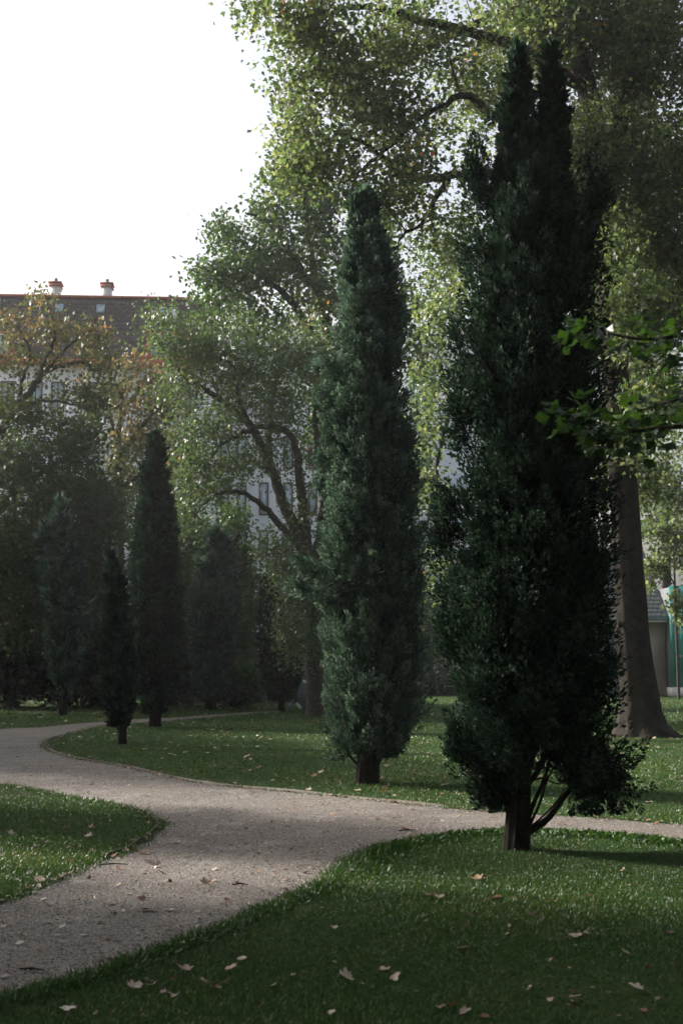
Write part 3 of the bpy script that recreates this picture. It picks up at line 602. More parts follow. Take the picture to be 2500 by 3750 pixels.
# broad spreading tree behind the middle cypress
b = gr(1160, 2622); Ya = b[1]
broadleaf('spreading_tree', 'olive green spreading tree with arching dark limbs, trunk just left of the middle cypress', 'tree', b,
    [(1160,2626,Ya,.34),(1158,2560,Ya,.27),(1155,2400,Ya,.24),(1150,2250,Ya,.23),(1140,2080,Ya,.24)],
    [[(1140,2100,Ya,.20),(1095,1960,Ya,.17),(1040,1850,Ya,.15),(1000,1740,Ya,.14),(950,1620,Ya,.13),(905,1550,Ya,.11),(840,1490,Ya,.09),(760,1430,Ya,.075),(690,1390,Ya,.06),(640,1340,Ya,.05),(585,1260,Ya,.035),(555,1200,Ya,.02)],
     [(1140,2090,Ya,.17),(1115,1900,Ya,.15),(1100,1780,Ya-.5,.12),(1085,1640,Ya-.5,.10),(1050,1580,Ya-.5,.09),(960,1560,Ya-.6,.075),(880,1590,Ya-.6,.055),(800,1640,Ya-.8,.035),(720,1740,Ya-1,.02)],
     [(1150,2080,Ya,.17),(1185,1900,Ya,.15),(1190,1750,Ya,.14),(1165,1600,Ya,.14),(1165,1500,Ya,.12),(1190,1420,Ya,.10),(1240,1250,Ya,.06)],
     [(1120,2030,Ya,.13),(1060,1960,Ya-.5,.10),(980,1870,Ya-.7,.08),(900,1810,Ya-1,.06),(820,1800,Ya-1,.045),(740,1850,Ya-1,.03),(690,1920,Ya-1,.015)],
     [(1000,1740,Ya,.09),(985,1600,Ya+.5,.08),(1000,1450,Ya+.5,.06),(1040,1300,Ya+.5,.04),(1060,1150,Ya,.02)],
     [(905,1550,Ya,.07),(860,1400,Ya,.05),(830,1250,Ya,.035),(800,1120,Ya,.02)]],
    [(560,1200,75,90,Ya,1,22),(640,1240,110,120,Ya,1.5,57),(720,1330,120,120,Ya,1.5,49),(650,1420,110,90,Ya,1.2,34),(840,1250,130,150,Ya,1.8,84),(880,1420,130,120,Ya,1.8,64),(1020,1350,140,180,Ya,2,104),(1150,1300,130,180,Ya,2,84),(1040,1540,120,110,Ya,2,49),(800,1560,130,90,Ya-.5,1.6,49),
     (700,1620,100,120,Ya-1,1.4,49),(760,1760,130,120,Ya-1,1.4,64),(680,1850,80,130,Ya-1,1.2,36),(880,1700,90,90,Ya-.6,1.5,29),(1000,1680,110,90,Ya,1.5,24),(1130,1700,80,150,Ya,1.5,24),
     (1030,2050,70,110,Ya-.6,1.4,49),(1090,2180,60,120,Ya-.8,1.2,84),(1075,2310,50,90,Ya-1,1,34),(1110,2350,60,90,Ya-.6,1.2,32),(980,2000,50,60,Ya-.6,.8,12),(1190,2200,60,250,Ya,1.2,34),(1090,1900,60,80,Ya-.4,1,10)],
    1, .105, M['olive_leaf'], M['bark'], tint=(.42, .24), per=26, twig=.50, nodes=230, special=.006, shell=.25)
# larger leaved tree rising behind it
b = np.array([-0.6, 46, 0])
broadleaf('tall_tree', 'tall airy tree with green crown against the sky, behind the spreading tree', 'tree', b,
    [(1182,2580,46,.35),(1190,2200,46,.30),(1200,1700,46,.26),(1210,1300,46,.2),(1150,1000,46,.14),(1120,800,46,.07)],
    [[(1200,1300,46,.15),(1080,1120,45,.12),(960,1010,44.5,.08),(860,980,44,.05),(740,1010,44,.03)],
     [(1180,1100,46,.12),(1060,920,45,.09),(980,820,45,.05),(900,780,44,.03)],
     [(1210,1250,46,.14),(1350,1050,46,.1),(1480,950,46,.06)],
     [(1200,1500,46,.14),(1400,1350,47,.1),(1560,1200,47,.06),(1660,1050,47,.03)],
     [(1200,1450,46,.12),(1050,1290,45,.09),(900,1200,44,.06)]],
    [(1050,660,80,90,45,1.5,50),(1150,740,110,90,45.5,1.5,70),(980,800,90,90,45,1.5,50),(830,860,90,70,44,1.5,42),(1000,950,130,110,45,2,102),(880,1020,130,90,44.5,2,90),(770,1000,80,60,44,1.5,36),(800,1120,110,80,44,1.6,42),(1150,850,130,120,46,2.5,90),(1150,1080,160,140,46,2.5,126),(960,1180,110,80,45,2,48),
     (1350,900,140,150,46,2.5,108),(1450,1150,150,180,46,2.5,102),(1580,1350,120,200,47,2,72),(1540,1650,90,200,47,2,57),(1480,650,80,80,46,2,10),(1650,1050,100,200,47,2,48),(1250,1450,200,150,47,2,66),(1150,1580,70,120,47,1.5,18)],
    1, .17, M['green_leaf'], M['bark'], tint=(.5, .3), per=17, twig=.5, nodes=170, shell=.25, special=0)
# autumn tree at the left edge
b = gr(-90, 2597); Yl = b[1]
def turn(pos): return np.clip((pos[:, 2]-9.0)/5, -.2, .45)
broadleaf('turning_maple', 'autumn tree at the far left with yellow brown top leaves and a long curved bough', 'tree', b,
    [(-90,2600,Yl,.34),(-85,2300,Yl,.28),(-60,1900,Yl,.24),(-20,1640,Yl,.21)],
    [[(-20,1640,Yl,.18),(20,1560,Yl,.15),(60,1490,Yl,.13),(110,1440,Yl,.11),(160,1370,Yl,.09),(220,1340,Yl,.07),(300,1330,Yl,.05),(370,1370,Yl,.025)],
     [(120,1430,Yl,.09),(165,1330,Yl,.07),(200,1230,Yl,.05),(190,1150,Yl,.03),(160,1070,Yl,.015)],
     [(60,1490,Yl,.08),(90,1380,Yl+.3,.06),(110,1280,Yl,.04),(60,1190,Yl,.02)],
     [(165,1360,Yl,.06),(260,1260,Yl,.045),(330,1200,Yl,.03),(360,1160,Yl,.015)],
     [(-60,1900,Yl,.15),(60,1800,Yl-1,.1),(200,1700,Yl-1,.07),(330,1640,Yl-1,.04)],
     [(-80,2200,Yl,.14),(100,2050,Yl-1,.09),(260,1950,Yl-1,.05)],
     [(60,1500,Yl,.06),(160,1470,Yl-.3,.05),(260,1480,Yl-.3,.03),(340,1500,Yl-.3,.02)]],
    [(150,1110,90,60,Yl,1,9),(60,1200,90,90,Yl,1.2,21),(200,1200,110,80,Yl,1.2,22),(330,1230,90,80,Yl,1.2,26),(360,1330,80,80,Yl,1.2,26),(30,1330,110,80,Yl,1.3,22),(200,1340,110,70,Yl,1.3,16),(330,1450,100,90,Yl,1.4,55),(100,1520,150,60,Yl-.3,1.4,52),(30,1450,60,60,Yl,1,13),
     (60,1700,180,130,Yl-1,1.8,148),(280,1620,150,130,Yl-1,1.8,130),(230,1830,220,140,Yl-1,2,268),(60,2000,220,180,Yl-1,2,241),(330,2000,130,160,Yl-1,1.8,148),(120,2250,230,160,Yl-1,2,186),(-60,1500,80,400,Yl,2,74),(370,1850,70,110,Yl-1,1.3,73),(360,2200,100,160,Yl-1,1.5,82)],
    1, .15, M['autumn_leaf'], M['bark'], tint=(.26, .22), per=17, twig=.42, nodes=190, autumn=turn, shell=.2)
# second, paler autumn tree
b = np.array([-7.9, 51, 0])
def turn2(pos): return np.clip((pos[:, 2]-8.0)/6, -.25, .35)
broadleaf('pale_autumn_tree', 'smaller pale yellowing tree between the left autumn tree and the spreading tree', 'tree', b,
    [(440,2560,51,.26),(440,2200,51,.22),(430,1900,51,.19),(430,1700,51,.16)],
    [[(430,1700,51,.13),(440,1560,51,.1),(448,1430,51,.06),(460,1350,51,.03)], [(432,1640,51,.1),(400,1520,51,.07),(385,1440,51,.03)], [(435,1680,51,.1),(520,1560,51,.08),(600,1480,51,.05),(640,1430,51,.02)], [(432,1800,51,.1),(560,1700,50,.08),(680,1640,50,.03)]],
    [(460,1340,70,60,51,1.2,20),(540,1390,100,60,51,1.2,31),(430,1450,90,80,51,1.3,36),(560,1500,130,80,51,1.5,54),(470,1600,120,80,51,1.5,49),(620,1620,120,110,51,1.6,58),(480,1740,150,100,51,1.6,72),(620,1800,120,120,51,1.6,58),(430,1880,110,120,51,1.5,54),(560,1980,170,140,51,1.8,85),(650,2150,120,150,50,1.6,67),(560,2250,120,150,50,1.6,45)],
    1, .17, M['autumn_leaf'], M['bark'], tint=(.38, .22), per=16, twig=.5, nodes=110, autumn=turn2, shell=.2)
# dark round tree in front of the wall
b = np.array([-5.0, 47, 0])
broadleaf('maple_tree', 'dark green tree between the broad rounded cypress and the far short cypress', 'tree', b,
    [(690,2560,47,.2),(700,2300,47,.17),(760,2100,47,.13),(800,1900,47,.08)],
    [[(700,2300,47,.1),(820,2200,46.5,.08),(890,2150,46.5,.05),(930,2130,46,.03)], [(740,2150,47,.1),(850,2000,47,.06),(900,1900,47,.03)]],
    [(700,2010,110,130,47,1.5,170),(850,1930,70,90,47,1.3,80),(880,2080,70,110,47,1.3,110),(900,2230,75,110,46.5,1.3,120),(840,2330,100,110,46.5,1.4,120),(900,2400,60,80,46.5,1,40),(640,2200,80,200,47,1.4,110),(800,2150,80,120,47,1.4,100)],
    1, .15, M['green_leaf'], M['bark'], tint=(.5, .3), per=16, twig=.42, nodes=80, shell=.2)
# evergreens in the dark at left
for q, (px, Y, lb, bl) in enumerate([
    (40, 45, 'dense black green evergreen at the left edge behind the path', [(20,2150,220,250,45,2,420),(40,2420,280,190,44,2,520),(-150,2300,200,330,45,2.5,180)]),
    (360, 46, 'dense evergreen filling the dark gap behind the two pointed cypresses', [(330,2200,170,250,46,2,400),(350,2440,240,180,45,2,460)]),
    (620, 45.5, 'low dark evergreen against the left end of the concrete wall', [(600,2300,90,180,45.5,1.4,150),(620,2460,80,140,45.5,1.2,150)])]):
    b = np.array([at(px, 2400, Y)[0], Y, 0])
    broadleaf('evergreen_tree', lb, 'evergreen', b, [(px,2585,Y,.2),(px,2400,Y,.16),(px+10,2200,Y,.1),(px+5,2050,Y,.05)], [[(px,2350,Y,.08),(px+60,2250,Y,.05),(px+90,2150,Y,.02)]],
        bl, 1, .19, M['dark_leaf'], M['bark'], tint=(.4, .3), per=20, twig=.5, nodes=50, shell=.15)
# shrubs near the wall
def shrub(label, px, py, Y, rx, ry, n, ms, tint, ls=.12):
    b = np.array([at(px, py, Y)[0], Y, 0])
    broadleaf('shrub', label, 'shrub', b, [(px,2585,Y,.05),(px,(py+2585)/2,Y,.04),(px+4,py,Y,.02)], [], [(px, py, rx, ry, Y, rx*m_per_px(Y)*.9, n)], 1, ls, M[ms], M['bark'], tint=tint, per=20, twig=.3, nodes=12, shell=.1)
shrub('bright yellow green shrub at the foot of the wall left of the far short cypress', 905, 2490, 43.5, 75, 70, 110, 'weed', (.6, .3))
shrub('dark low shrub below the yellow green shrub', 870, 2560, 43, 75, 45, 90, 'dark_leaf', (.4, .3))
shrub('reddish brown bush leaning over the concrete wall', 860, 2420, 46, 35, 40, 30, 'autumn_leaf', (.85, .1))
# far misty trees behind the central lawn
for q, (px, py, rx, ry, Y, n, ms, lb) in enumerate([
    (1590, 2330, 130, 260, 64, 260, 'green_leaf', 'hazy far tree seen in the gap between the two large cypresses'),
    (1560, 2510, 150, 90, 58, 200, 'dark_leaf', 'hazy low hedge bush at the far end of the lawn between the large cypresses'),
    (1730, 2380, 120, 260, 62, 200, 'autumn_leaf', 'hazy yellowish far tree behind the big front cypress'),
    (1320, 2380, 200, 260, 60, 260, 'green_leaf', 'far tree standing behind the middle cypress'),
    (1960, 2200, 200, 400, 66, 220, 'green_leaf', 'tall far tree behind the big front cypress'),
    (2440, 1820, 170, 240, 68, 190, 'plane_leaf', 'sunlit far tree above the grey tiled roof at right')]):
    b = np.array([at(px, 2400, Y)[0], Y, 0])
    broadleaf('far_tree', lb, 'tree', b, [(px,2560,Y,.25),(px,py,Y,.18),(px,py-ry*.7,Y,.08)], [[(px,py,Y,.1),(px+rx*.5,py-ry*.4,Y,.04)]], [(px, py, rx, ry, Y, rx*m_per_px(Y), n)], 1, .2, M[ms], M['bark'], tint=(.5, .3), per=16, twig=.6, nodes=50, shell=.1)
# hanging leafy branches of a tree right of the teal glass
b = at(2483, 2535, 44); b[2] = 0; b = gr(2483, 2560)
Yy = b[1]
broadleaf('young_tree', 'young tree with a thin straight stem in front of the teal glass panels', 'tree', b,
    [(2484,2562,Yy,.055),(2478,2400,Yy,.05),(2472,2250,Yy,.045),(2468,2100,Yy,.035),(2462,1950,Yy,.02)],
    [[(2470,2150,Yy,.03),(2430,2060,Yy,.02),(2390,2030,Yy,.01)], [(2468,2080,Yy,.03),(2520,1980,Yy,.02)]],
    [(2400,2060,75,60,Yy,.8,40),(2440,1960,90,90,Yy,1,70),(2480,2210,28,70,Yy,.25,16),(2510,2280,20,40,Yy,.2,8),(2530,2060,60,80,Yy,.8,30),(2370,2130,30,40,Yy,.4,9)],
    1, .15, M['plane_leaf'], M['bark'], tint=(.6, .25), tmpl=LEAF4, per=14, twig=.3, nodes=30, shell=.2)

# ---------------------------------------------------------------- ginkgo boughs reaching in from the right
def ginkgo():
    Yg = 7.2; base = np.array([3.6, 7.6, 0]); root = empty('ginkgo_tree', base, 'ginkgo tree just outside the right edge, two leafy boughs reaching in', 'ginkgo')
    t = MB(); tube(t, smooth_path([base, base+[.02, 0, 1.5], base+[-.05, 0, 3], base+[.05, 0, 5]], 5), np.linspace(.13, .07, 16), 12, wob=.04); part(t, 'trunk', M['bark'], root, base, True)
    fan = [[0, 0, 0]]; k = 9
    for i in range(k):
        a = R(-62+124*i/(k-1)); r = 1*(1-.10*abs(math.sin(i*2.1)))*(.80 if i == 4 else 1); fan.append([r*math.sin(a)*.72, r*math.cos(a), .12*math.sin(i*1.4)])
    meshes = []
    for c in range(6):
        mb = MB(); f = np.array(fan); f[1:, 2] += rng.normal(size=k)*.05+.25*f[1:, 0]**2*rng.uniform(-1, 1.4)
        mb.add(f, [[0, i, i+1] for i in range(1, k)], rng.uniform(.1, .9)); mb.add([[-.012, 0, 0], [.012, 0, 0], [.008, -.8, -.1], [-.008, -.8, -.1]], [[0, 1, 2], [0, 2, 3]], .5)
        meshes.append(mb.build('leaf', M['ginkgo'], mesh_only=True))
    from mathutils import Matrix
    boughs = [
      ([(3300,1500),(2900,1500),(2650,1545),(2500,1560),(2380,1570),(2240,1590),(2130,1545),(2075,1500)], .35, 190, (1430,1660), .5),
      ([(3300,1330),(2900,1260),(2600,1210),(2450,1235),(2330,1240),(2200,1215),(2110,1200)], .75, 95, (1130,1330), .55),
      ([(2750,1230),(2620,1290),(2520,1310),(2440,1330),(2390,1390)], .9, 26, (1180,1380), .8),
      ([(2900,1500),(2700,1480),(2560,1450),(2450,1470),(2350,1500)], .6, 60, (1400,1560), .5)]
    for bpts, dep, nl, _, sc in boughs:
        P = smooth_path([at(x, y, Yg+dep) for x, y in bpts], 6)
        if bpts[0][0] > 3000: P[0] = base+np.array([0, 0, P[0][2]])
        bm = MB(); tube(bm, P, np.linspace(.022, .0025, len(P)), 6); bo = part(bm, 'bough', M['bark'], root, base, True)
        vis = P[P[:, 0] < at(2560, 1500, Yg+dep)[0]]
        for q in range(nl):
            c = vis[rng.integers(len(vis))]; off = rng.normal(size=3)*np.array([.05, .11, .048]); off[2] -= .01
            p = c+off; d = unit(off*2+np.array([-.25, -.2, -.1])+rng.normal(size=3)*.04); nrm = np.array([rng.normal()*.7, rng.normal()*.7-.2, .9])
            x = unit(np.cross(d, nrm)); z = np.cross(x, d)
            o = bpy.data.objects.new('leaf', meshes[rng.integers(6)]); COL.objects.link(o); o.parent = bo
            m3 = Matrix([[x[0], d[0], z[0]], [x[1], d[1], z[1]], [x[2], d[2], z[2]]]).to_4x4(); m3.translation = Vector(p-base)
            o.matrix_basis = m3 @ Matrix.Scale(float(rng.uniform(.05, .09)), 4)
ginkgo()

# ---------------------------------------------------------------- left apartment house behind the trees
def rotm(a, o): c, s_ = math.cos(a), math.sin(a); return (np.array([[c, -s_, 0], [s_, c, 0], [0, 0, 1.]]), np.array(o, float))
def house_left():
    Y0 = 72.6; org = np.array([at(775, 2400, Y0)[0], Y0, 0]); Mx = rotm(R(4), org); k = m_per_px(Y0)
    X = lambda px, dy=0: at(px, 1300, Y0+dy)[0]-org[0]; Z = lambda py, dy=0: at(400, py, Y0+dy)[2]
    root = empty('apartment_house', tuple(org), 'long pale apartment house with brown mansard roof and red trim behind the left trees', 'building')
    def P(mb, name, m, smooth=False): return part(mb, name, m, root, org, smooth)
    zr, ze = Z(1100, 2.3), Z(1345); yr = 2.3                    # mansard: steep slope set back by yr
    xl = X(-700)
    m = MB(); box(m, xl, 0, .3, 12, 0, ze, M=Mx); P(m, 'wall', M['plaster'])
    m = MB(); box(m, xl, .05, -.25, .3, ze-.02, ze+.28, M=Mx); P(m, 'gutter_band', M['redtrim'])
    m = MB(); V = np.array([[xl,.1,ze+.28],[0,.1,ze+.28],[0,yr,zr],[xl,yr,zr],[xl,12,ze+.28],[0,12,ze+.28],[0,10,zr],[xl,10,zr]])
    m.add(V@Mx[0].T+Mx[1], [[0,1,2,3],[3,2,6,7],[7,6,5,4]]); m.add(V[[1,5,6,2]]@Mx[0].T+Mx[1], [[0,1,2,3]]); m.add(V[[0,3,7,4]]@Mx[0].T+Mx[1], [[0,1,2,3]])
    P(m, 'roof', M['rooftile'])
    m = MB(); box(m, xl, .08, yr-.15, yr+.15, zr, zr+.12, M=Mx); P(m, 'ridge_trim', M['redtrim'])
    # roof tiles in courses; those seen in the clearings between the crowns are single parts
    L = math.hypot(yr-.1, zr-ze-.28); uy, uz = (yr-.1)/L, (zr-ze-.28)/L
    tl, tw = .30, .155
    tm = MB(); box(tm, -tw*.47, tw*.47, -.02, .0, 0, tl*1.02); v = tm.v[0].copy()
    v[:, 1] -= .015*(1-v[:, 2]/tl)+.022*np.cos(v[:, 0]/tw*3.14)
    wave = MB(); xx = np.linspace(-.5, .5, 5)*tw; top = np.stack([xx, -.02-.025*np.cos(xx/tw*3.14), 0*xx], 1)
    VV = np.concatenate([top+[0, -.018, 0], top+[0, .0, tl*1.03]]); FF = np.array([[i, i+1, i+6, i+5] for i in range(4)])
    VV = np.concatenate([VV, top+[0, .02, 0]]); FF = np.concatenate([FF, np.array([[i, i+10, i+11, i+1] for i in range(4)])])
    def place(v, x, s_): # roof-local to world
        return np.stack([v[:, 0]+x, .1+uy*(s_+v[:, 2])+v[:, 1]*uz, ze+.28+uz*(s_+v[:, 2])-v[:, 1]*uy], 1)
    joined = MB(); lone = []
    for r_ in range(int(L/tl)):
        for c_ in range(int(-xl/tw)):
            x = xl+(c_+.5)*tw; s_ = r_*tl; px = 775+x/k; py = YH-(ze+.28+uz*s_-CAM_H)/k
            if px < -40: continue
            if 385 < px < 505 and 1110 < py < 1330 and len(lone) < 290 and (px > 420 or py < 1220): lone.append((x, s_))
            else: joined.add(place(VV, x, s_)@Mx[0].T+Mx[1], FF)
    o = P(joined, 'roof_tiles', M['rooftile']); o['kind'] = 'stuff'
    ml = MB(); ml.add((place(VV, 0, 0)-place(np.zeros((1, 3)), 0, 0))@Mx[0].T, FF); me = ml.build('roof_tile', M['rooftile'], mesh_only=True)
    for x, s_ in lone:
        o = bpy.data.objects.new('roof_tile', me); COL.objects.link(o); o.parent = root
        w_ = (place(np.zeros((1, 3)), x, s_)@Mx[0].T+Mx[1])[0]-org; o.location = tuple(w_+rng.normal(size=3)*.003)
    def chim(px0, px1, py0, py1, pipe):
        m = MB(); box(m, X(px0+4, 2.6), X(px1-4, 2.6), 2.4, 3.2, zr-.4, Z(py0, 2.8)-.1, M=Mx); ch = P(m, 'chimney', M['white'])
        m = MB(); box(m, X(px0-4, 2.6), X(px1+4, 2.6), 2.3, 3.3, Z(py0, 2.8)-.1, Z(py0, 2.8)-.02, M=Mx); box(m, X(px0-2, 2.6), X(px1+2, 2.6), 2.32, 3.28, Z(py0, 2.8)-.26, Z(py0, 2.8)-.2, M=Mx)
        o = m.build('chimney_cap', M['redtrim'], ch, loc=tuple(org)); o.location = (0, 0, 0)
        m = MB(); c = (X(px0, 2.6)+X(px1, 2.6))/2+pipe; 
        tube(m, [(np.array([c, 2.8, z_])@Mx[0].T+Mx[1]) for z_ in (Z(py0, 2.8)-.05, Z(py0, 2.8)+.12, Z(py0, 2.8)+.25)], [.10, .09, .09], 10)
        o = m.build('chimney_pot', M['concrete'], ch, loc=tuple(org)); o.location = (0, 0, 0)
    chim(384, 424, 1047, 1098, 0); chim(198, 238, 1047, 1098, 0)
    def skylight(px0, px1, py0, py1):
        sx0, sx1 = X(px0, 1.5), X(px1, 1.5); s0, s1 = (Z(py1, 1.9)-ze-.28)/uz, (Z(py0, 2.1)-ze-.28)/uz
        def pl(v): return place(np.array(v), 0, 0)@Mx[0].T+Mx[1]
        m = MB()
        for (a, b_, c, d) in ((sx0-.08, sx0, s0-.08, s1+.08), (sx1, sx1+.08, s0-.08, s1+.08), (sx0, sx1, s0-.08, s0), (sx0, sx1, s1, s1+.08)):
            m.add(pl([[a,-.12,c],[b_,-.12,c],[b_,-.12,d],[a,-.12,d],[a,.02,c],[b_,.02,c],[b_,.02,d],[a,.02,d]]), BOXF)
        fr_ = P(m, 'skylight', M['blueframe']); m = MB(); m.add(pl([[sx0,-.08,s0],[sx1,-.08,s0],[sx1,-.08,s1],[sx0,-.08,s1]]), [[0,1,2,3]])
        o = m.build('pane', M['glass'], fr_, loc=tuple(org)); o.location = (0, 0, 0)
    for sk in ((596,650,1140,1188),(366,384,1134,1152),(216,234,1134,1152),(-6,4,1115,1140)): skylight(*sk)
    def dormer(px0, px1, py0):
        zt = Z(py0); m = MB(); x0, x1 = X(px0), X(px1); e = .35
        V = np.array([[x0-e,-.05,ze+.28],[x1+e,-.05,ze+.28],[x1,.0,zt],[x0,.0,zt],[x0-e,2.2,ze+.28],[x1+e,2.2,ze+.28],[x1,2.2,zt+.1],[x0,2.2,zt+.1]])
        m.add(V@Mx[0].T+Mx[1], BOXF[:, ::1]); d = P(m, 'dormer', M['redtrim']); m2 = MB(); nW = 3; wdt = (x1-x0-.3)/nW
        for q in range(nW): box(m2, x0+.15+q*wdt+.06, x0+.15+(q+1)*wdt-.06, -.10, -.06, ze+.55, zt-.25, M=Mx)
        o = m2.build('pane', M['glass'], d, loc=tuple(org)); o.location = (0, 0, 0)
        m2 = MB()
        for q in range(nW+1): box(m2, x0+.15+q*wdt-.05, x0+.15+q*wdt+.05, -.14, -.055, ze+.5, zt-.2, M=Mx)
        box(m2, x0+.1, x1-.1, -.14, -.055, zt-.25, zt-.18, M=Mx)
        o = m2.build('frame', M['white'], d, loc=tuple(org)); o.location = (0, 0, 0)
    dormer(545, 680, 1215); dormer(-90, 45, 1225); dormer(-500, -370, 1225)
    def window(px0, px1, py0, py1, two=False):
        x0, x1, z0, z1 = X(px0), X(px1), Z(py1), Z(py0); m = MB(); t = .07
        for a in ((x0-t, x0, z0-t, z1+t), (x1, x1+t, z0-t, z1+t), (x0, x1, z1, z1+t), (x0, x1, z0-t, z0), ((x0+x1)/2-.03, (x0+x1)/2+.03, z0, z1)): box(m, a[0], a[1], .20, .31, a[2], a[3], M=Mx)
        f = P(m, 'window', M['frame']); m = MB(); box(m, x0, x1, .255, .295, z0, z1, M=Mx); o = m.build('pane', M['glass'], f, loc=tuple(org)); o.location = (0, 0, 0)
        m = MB(); box(m, x0-.12, x1+.12, .1, .31, z0-t-.08, z0-t-.003, M=Mx); o = m.build('sill', M['white'], f, loc=tuple(org)); o.location = (0, 0, 0)
    for row, (a, b_) in enumerate(((1407, 1512), (1622, 1735), (1845, 1955), (2070, 2180), (2290, 2400))):
        for c in (-60, 20, 120, 200, 330, 425, 555, 610, 678): window(c, c+40, a, b_)
house_left()
def house_mid():
    Y0 = 80; org = np.array([at(860, 2400, Y0)[0], Y0, 0]); Mx = rotm(R(3), org); k = m_per_px(Y0)
    X = lambda px: (px-860)*k; Z = lambda py: at(900, py, Y0)[2]
    root = empty('white_building', tuple(org), 'white modern building with blue tinted glazing behind the spreading tree', 'building')
    def P(mb, name, m): return part(mb, name, m, root, org)
    m = MB(); box(m, X(790), X(1320), .2, 14, 0, Z(1385), M=Mx); P(m, 'wall', M['plaster'])
    m = MB(); box(m, X(780), X(1330), -.1, 14.2, Z(1385), Z(1365), M=Mx); P(m, 'cornice', M['blueframe'])
    m = MB(); box(m, X(850), X(1250), 1.5, 10, Z(1365), Z(1165), M=Mx); P(m, 'penthouse', M['plaster'])
    def window(px0, px1, py0, py1, y=.2, fm='blueframe'):
        x0, x1, z0, z1 = X(px0), X(px1), Z(py1), Z(py0); m = MB(); t = .09
        for a in ((x0-t, x0, z0-t, z1+t), (x1, x1+t, z0-t, z1+t), (x0, x1, z1, z1+t), (x0, x1, z0-t, z0)): box(m, a[0], a[1], y-.08, y+.02, a[2], a[3], M=Mx)
        f = P(m, 'window', M[fm]); m = MB(); box(m, x0, x1, y-.04, y-.005, z0, z1, M=Mx); o = m.build('pane', M['glass'], f, loc=tuple(org)); o.location = (0, 0, 0)
    for c in (870, 905, 1000, 1100, 1190): window(c, c+26, 1185, 1300, 1.5)
    for a, b_ in ((1430,1540),(1600,1710),(1770,1880),(1945,2022),(2120,2220)):
        for c in (805, 868, 950, 1040, 1130, 1220): window(c, c+24, a, b_, .2, 'frame')
    root2 = empty('blue_building', (at(1600, 2400, 95)[0], 95, 0), 'pale blue white block far behind the gap between the two large cypresses', 'building')
    b2 = np.array([at(1600, 2400, 95)[0], 95, 0]); m = MB(); k2 = m_per_px(95)
    box(m, b2[0]-8, b2[0]+6, 95, 105, 0, CAM_H+(YH-1180)*k2); o = m.build('wall', M['plaster'], root2, loc=tuple(b2)); o.location = (0, 0, 0)
    for r_ in range(6):
        for c in range(5):
            m = MB(); x = b2[0]-7+c*2.6; z = 3+r_*3.1; box(m, x, x+1.3, 94.96, 95.02, z, z+1.5); o = m.build('window', M['glass'], root2, loc=tuple(b2)); o.location = (0, 0, 0)
house_mid()

# ---------------------------------------------------------------- garden wall, slanted white structure
def garden_wall():
    a, b_ = at(560, 2500, 48.5), at(1300, 2500, 48.5); n = 14; root = empty('garden_wall', (a[0], 48.5, 0), 'grey concrete garden wall of flat panels behind the cypresses', 'wall')
    org = np.array([a[0], 48.5, 0]); L = (b_[0]-a[0])/n
    for i in range(n):
        m = MB(); box(m, a[0]+i*L+.01, a[0]+(i+1)*L-.01, 48.5, 48.62, 0, 1.72); part(m, 'panel', M['concrete'], root, org)
    m = MB(); box(m, a[0], b_[0], 48.45, 48.66, 1.722, 1.78); part(m, 'coping', M['concrete'], root, org)
garden_wall()
def slanted():
    Y = 41.5; c = at(1090, 2590, Y); c[2] = 0; root = empty('play_structure', tuple(c), 'small pale blue play structure with slanted white boards near the far short cypress', 'play structure')
    k = m_per_px(Y); g_ = lambda px, py: at(px, py, Y)
    def bar(name, m, p, q, w_, dy=.0, t=.1):
        p, q = np.array(p, float), np.array(q, float); u = q-p; nrm = unit(np.array([-u[2], 0, u[0]]))*w_/2; mb = MB()
        V = [p-nrm, q-nrm, q-nrm+[0, t, 0], p-nrm+[0, t, 0], p+nrm, q+nrm, q+nrm+[0, t, 0], p+nrm+[0, t, 0]]
        V = np.array(V)+[0, dy, 0]; mb.add(V, BOXF); part(mb, name, m, root, c)
    bar('sloping_board', M['white'], g_(1088,2487), g_(1127,2501), .05, -.02, .5)
    bar('post', M['bluepaint'], g_(1092,2500), g_(1090,2527), .07)
    bar('side_panel', M['darkpaint'], g_(1086,2528), g_(1086,2578), .14, .02)
    bar('foot', M['bluepaint'], g_(1062,2574), g_(1058,2591), .06)
    bar('foot', M['white'], g_(1085,2574), g_(1100,2594), .08)
    m = MB(); a = g_(1094,2585); b2 = g_(1135,2500); box(m, a[0], b2[0], Y+.6, Y+.7, .05, b2[2]); part(m, 'back_panel', M['concrete'], root, c)
slanted()

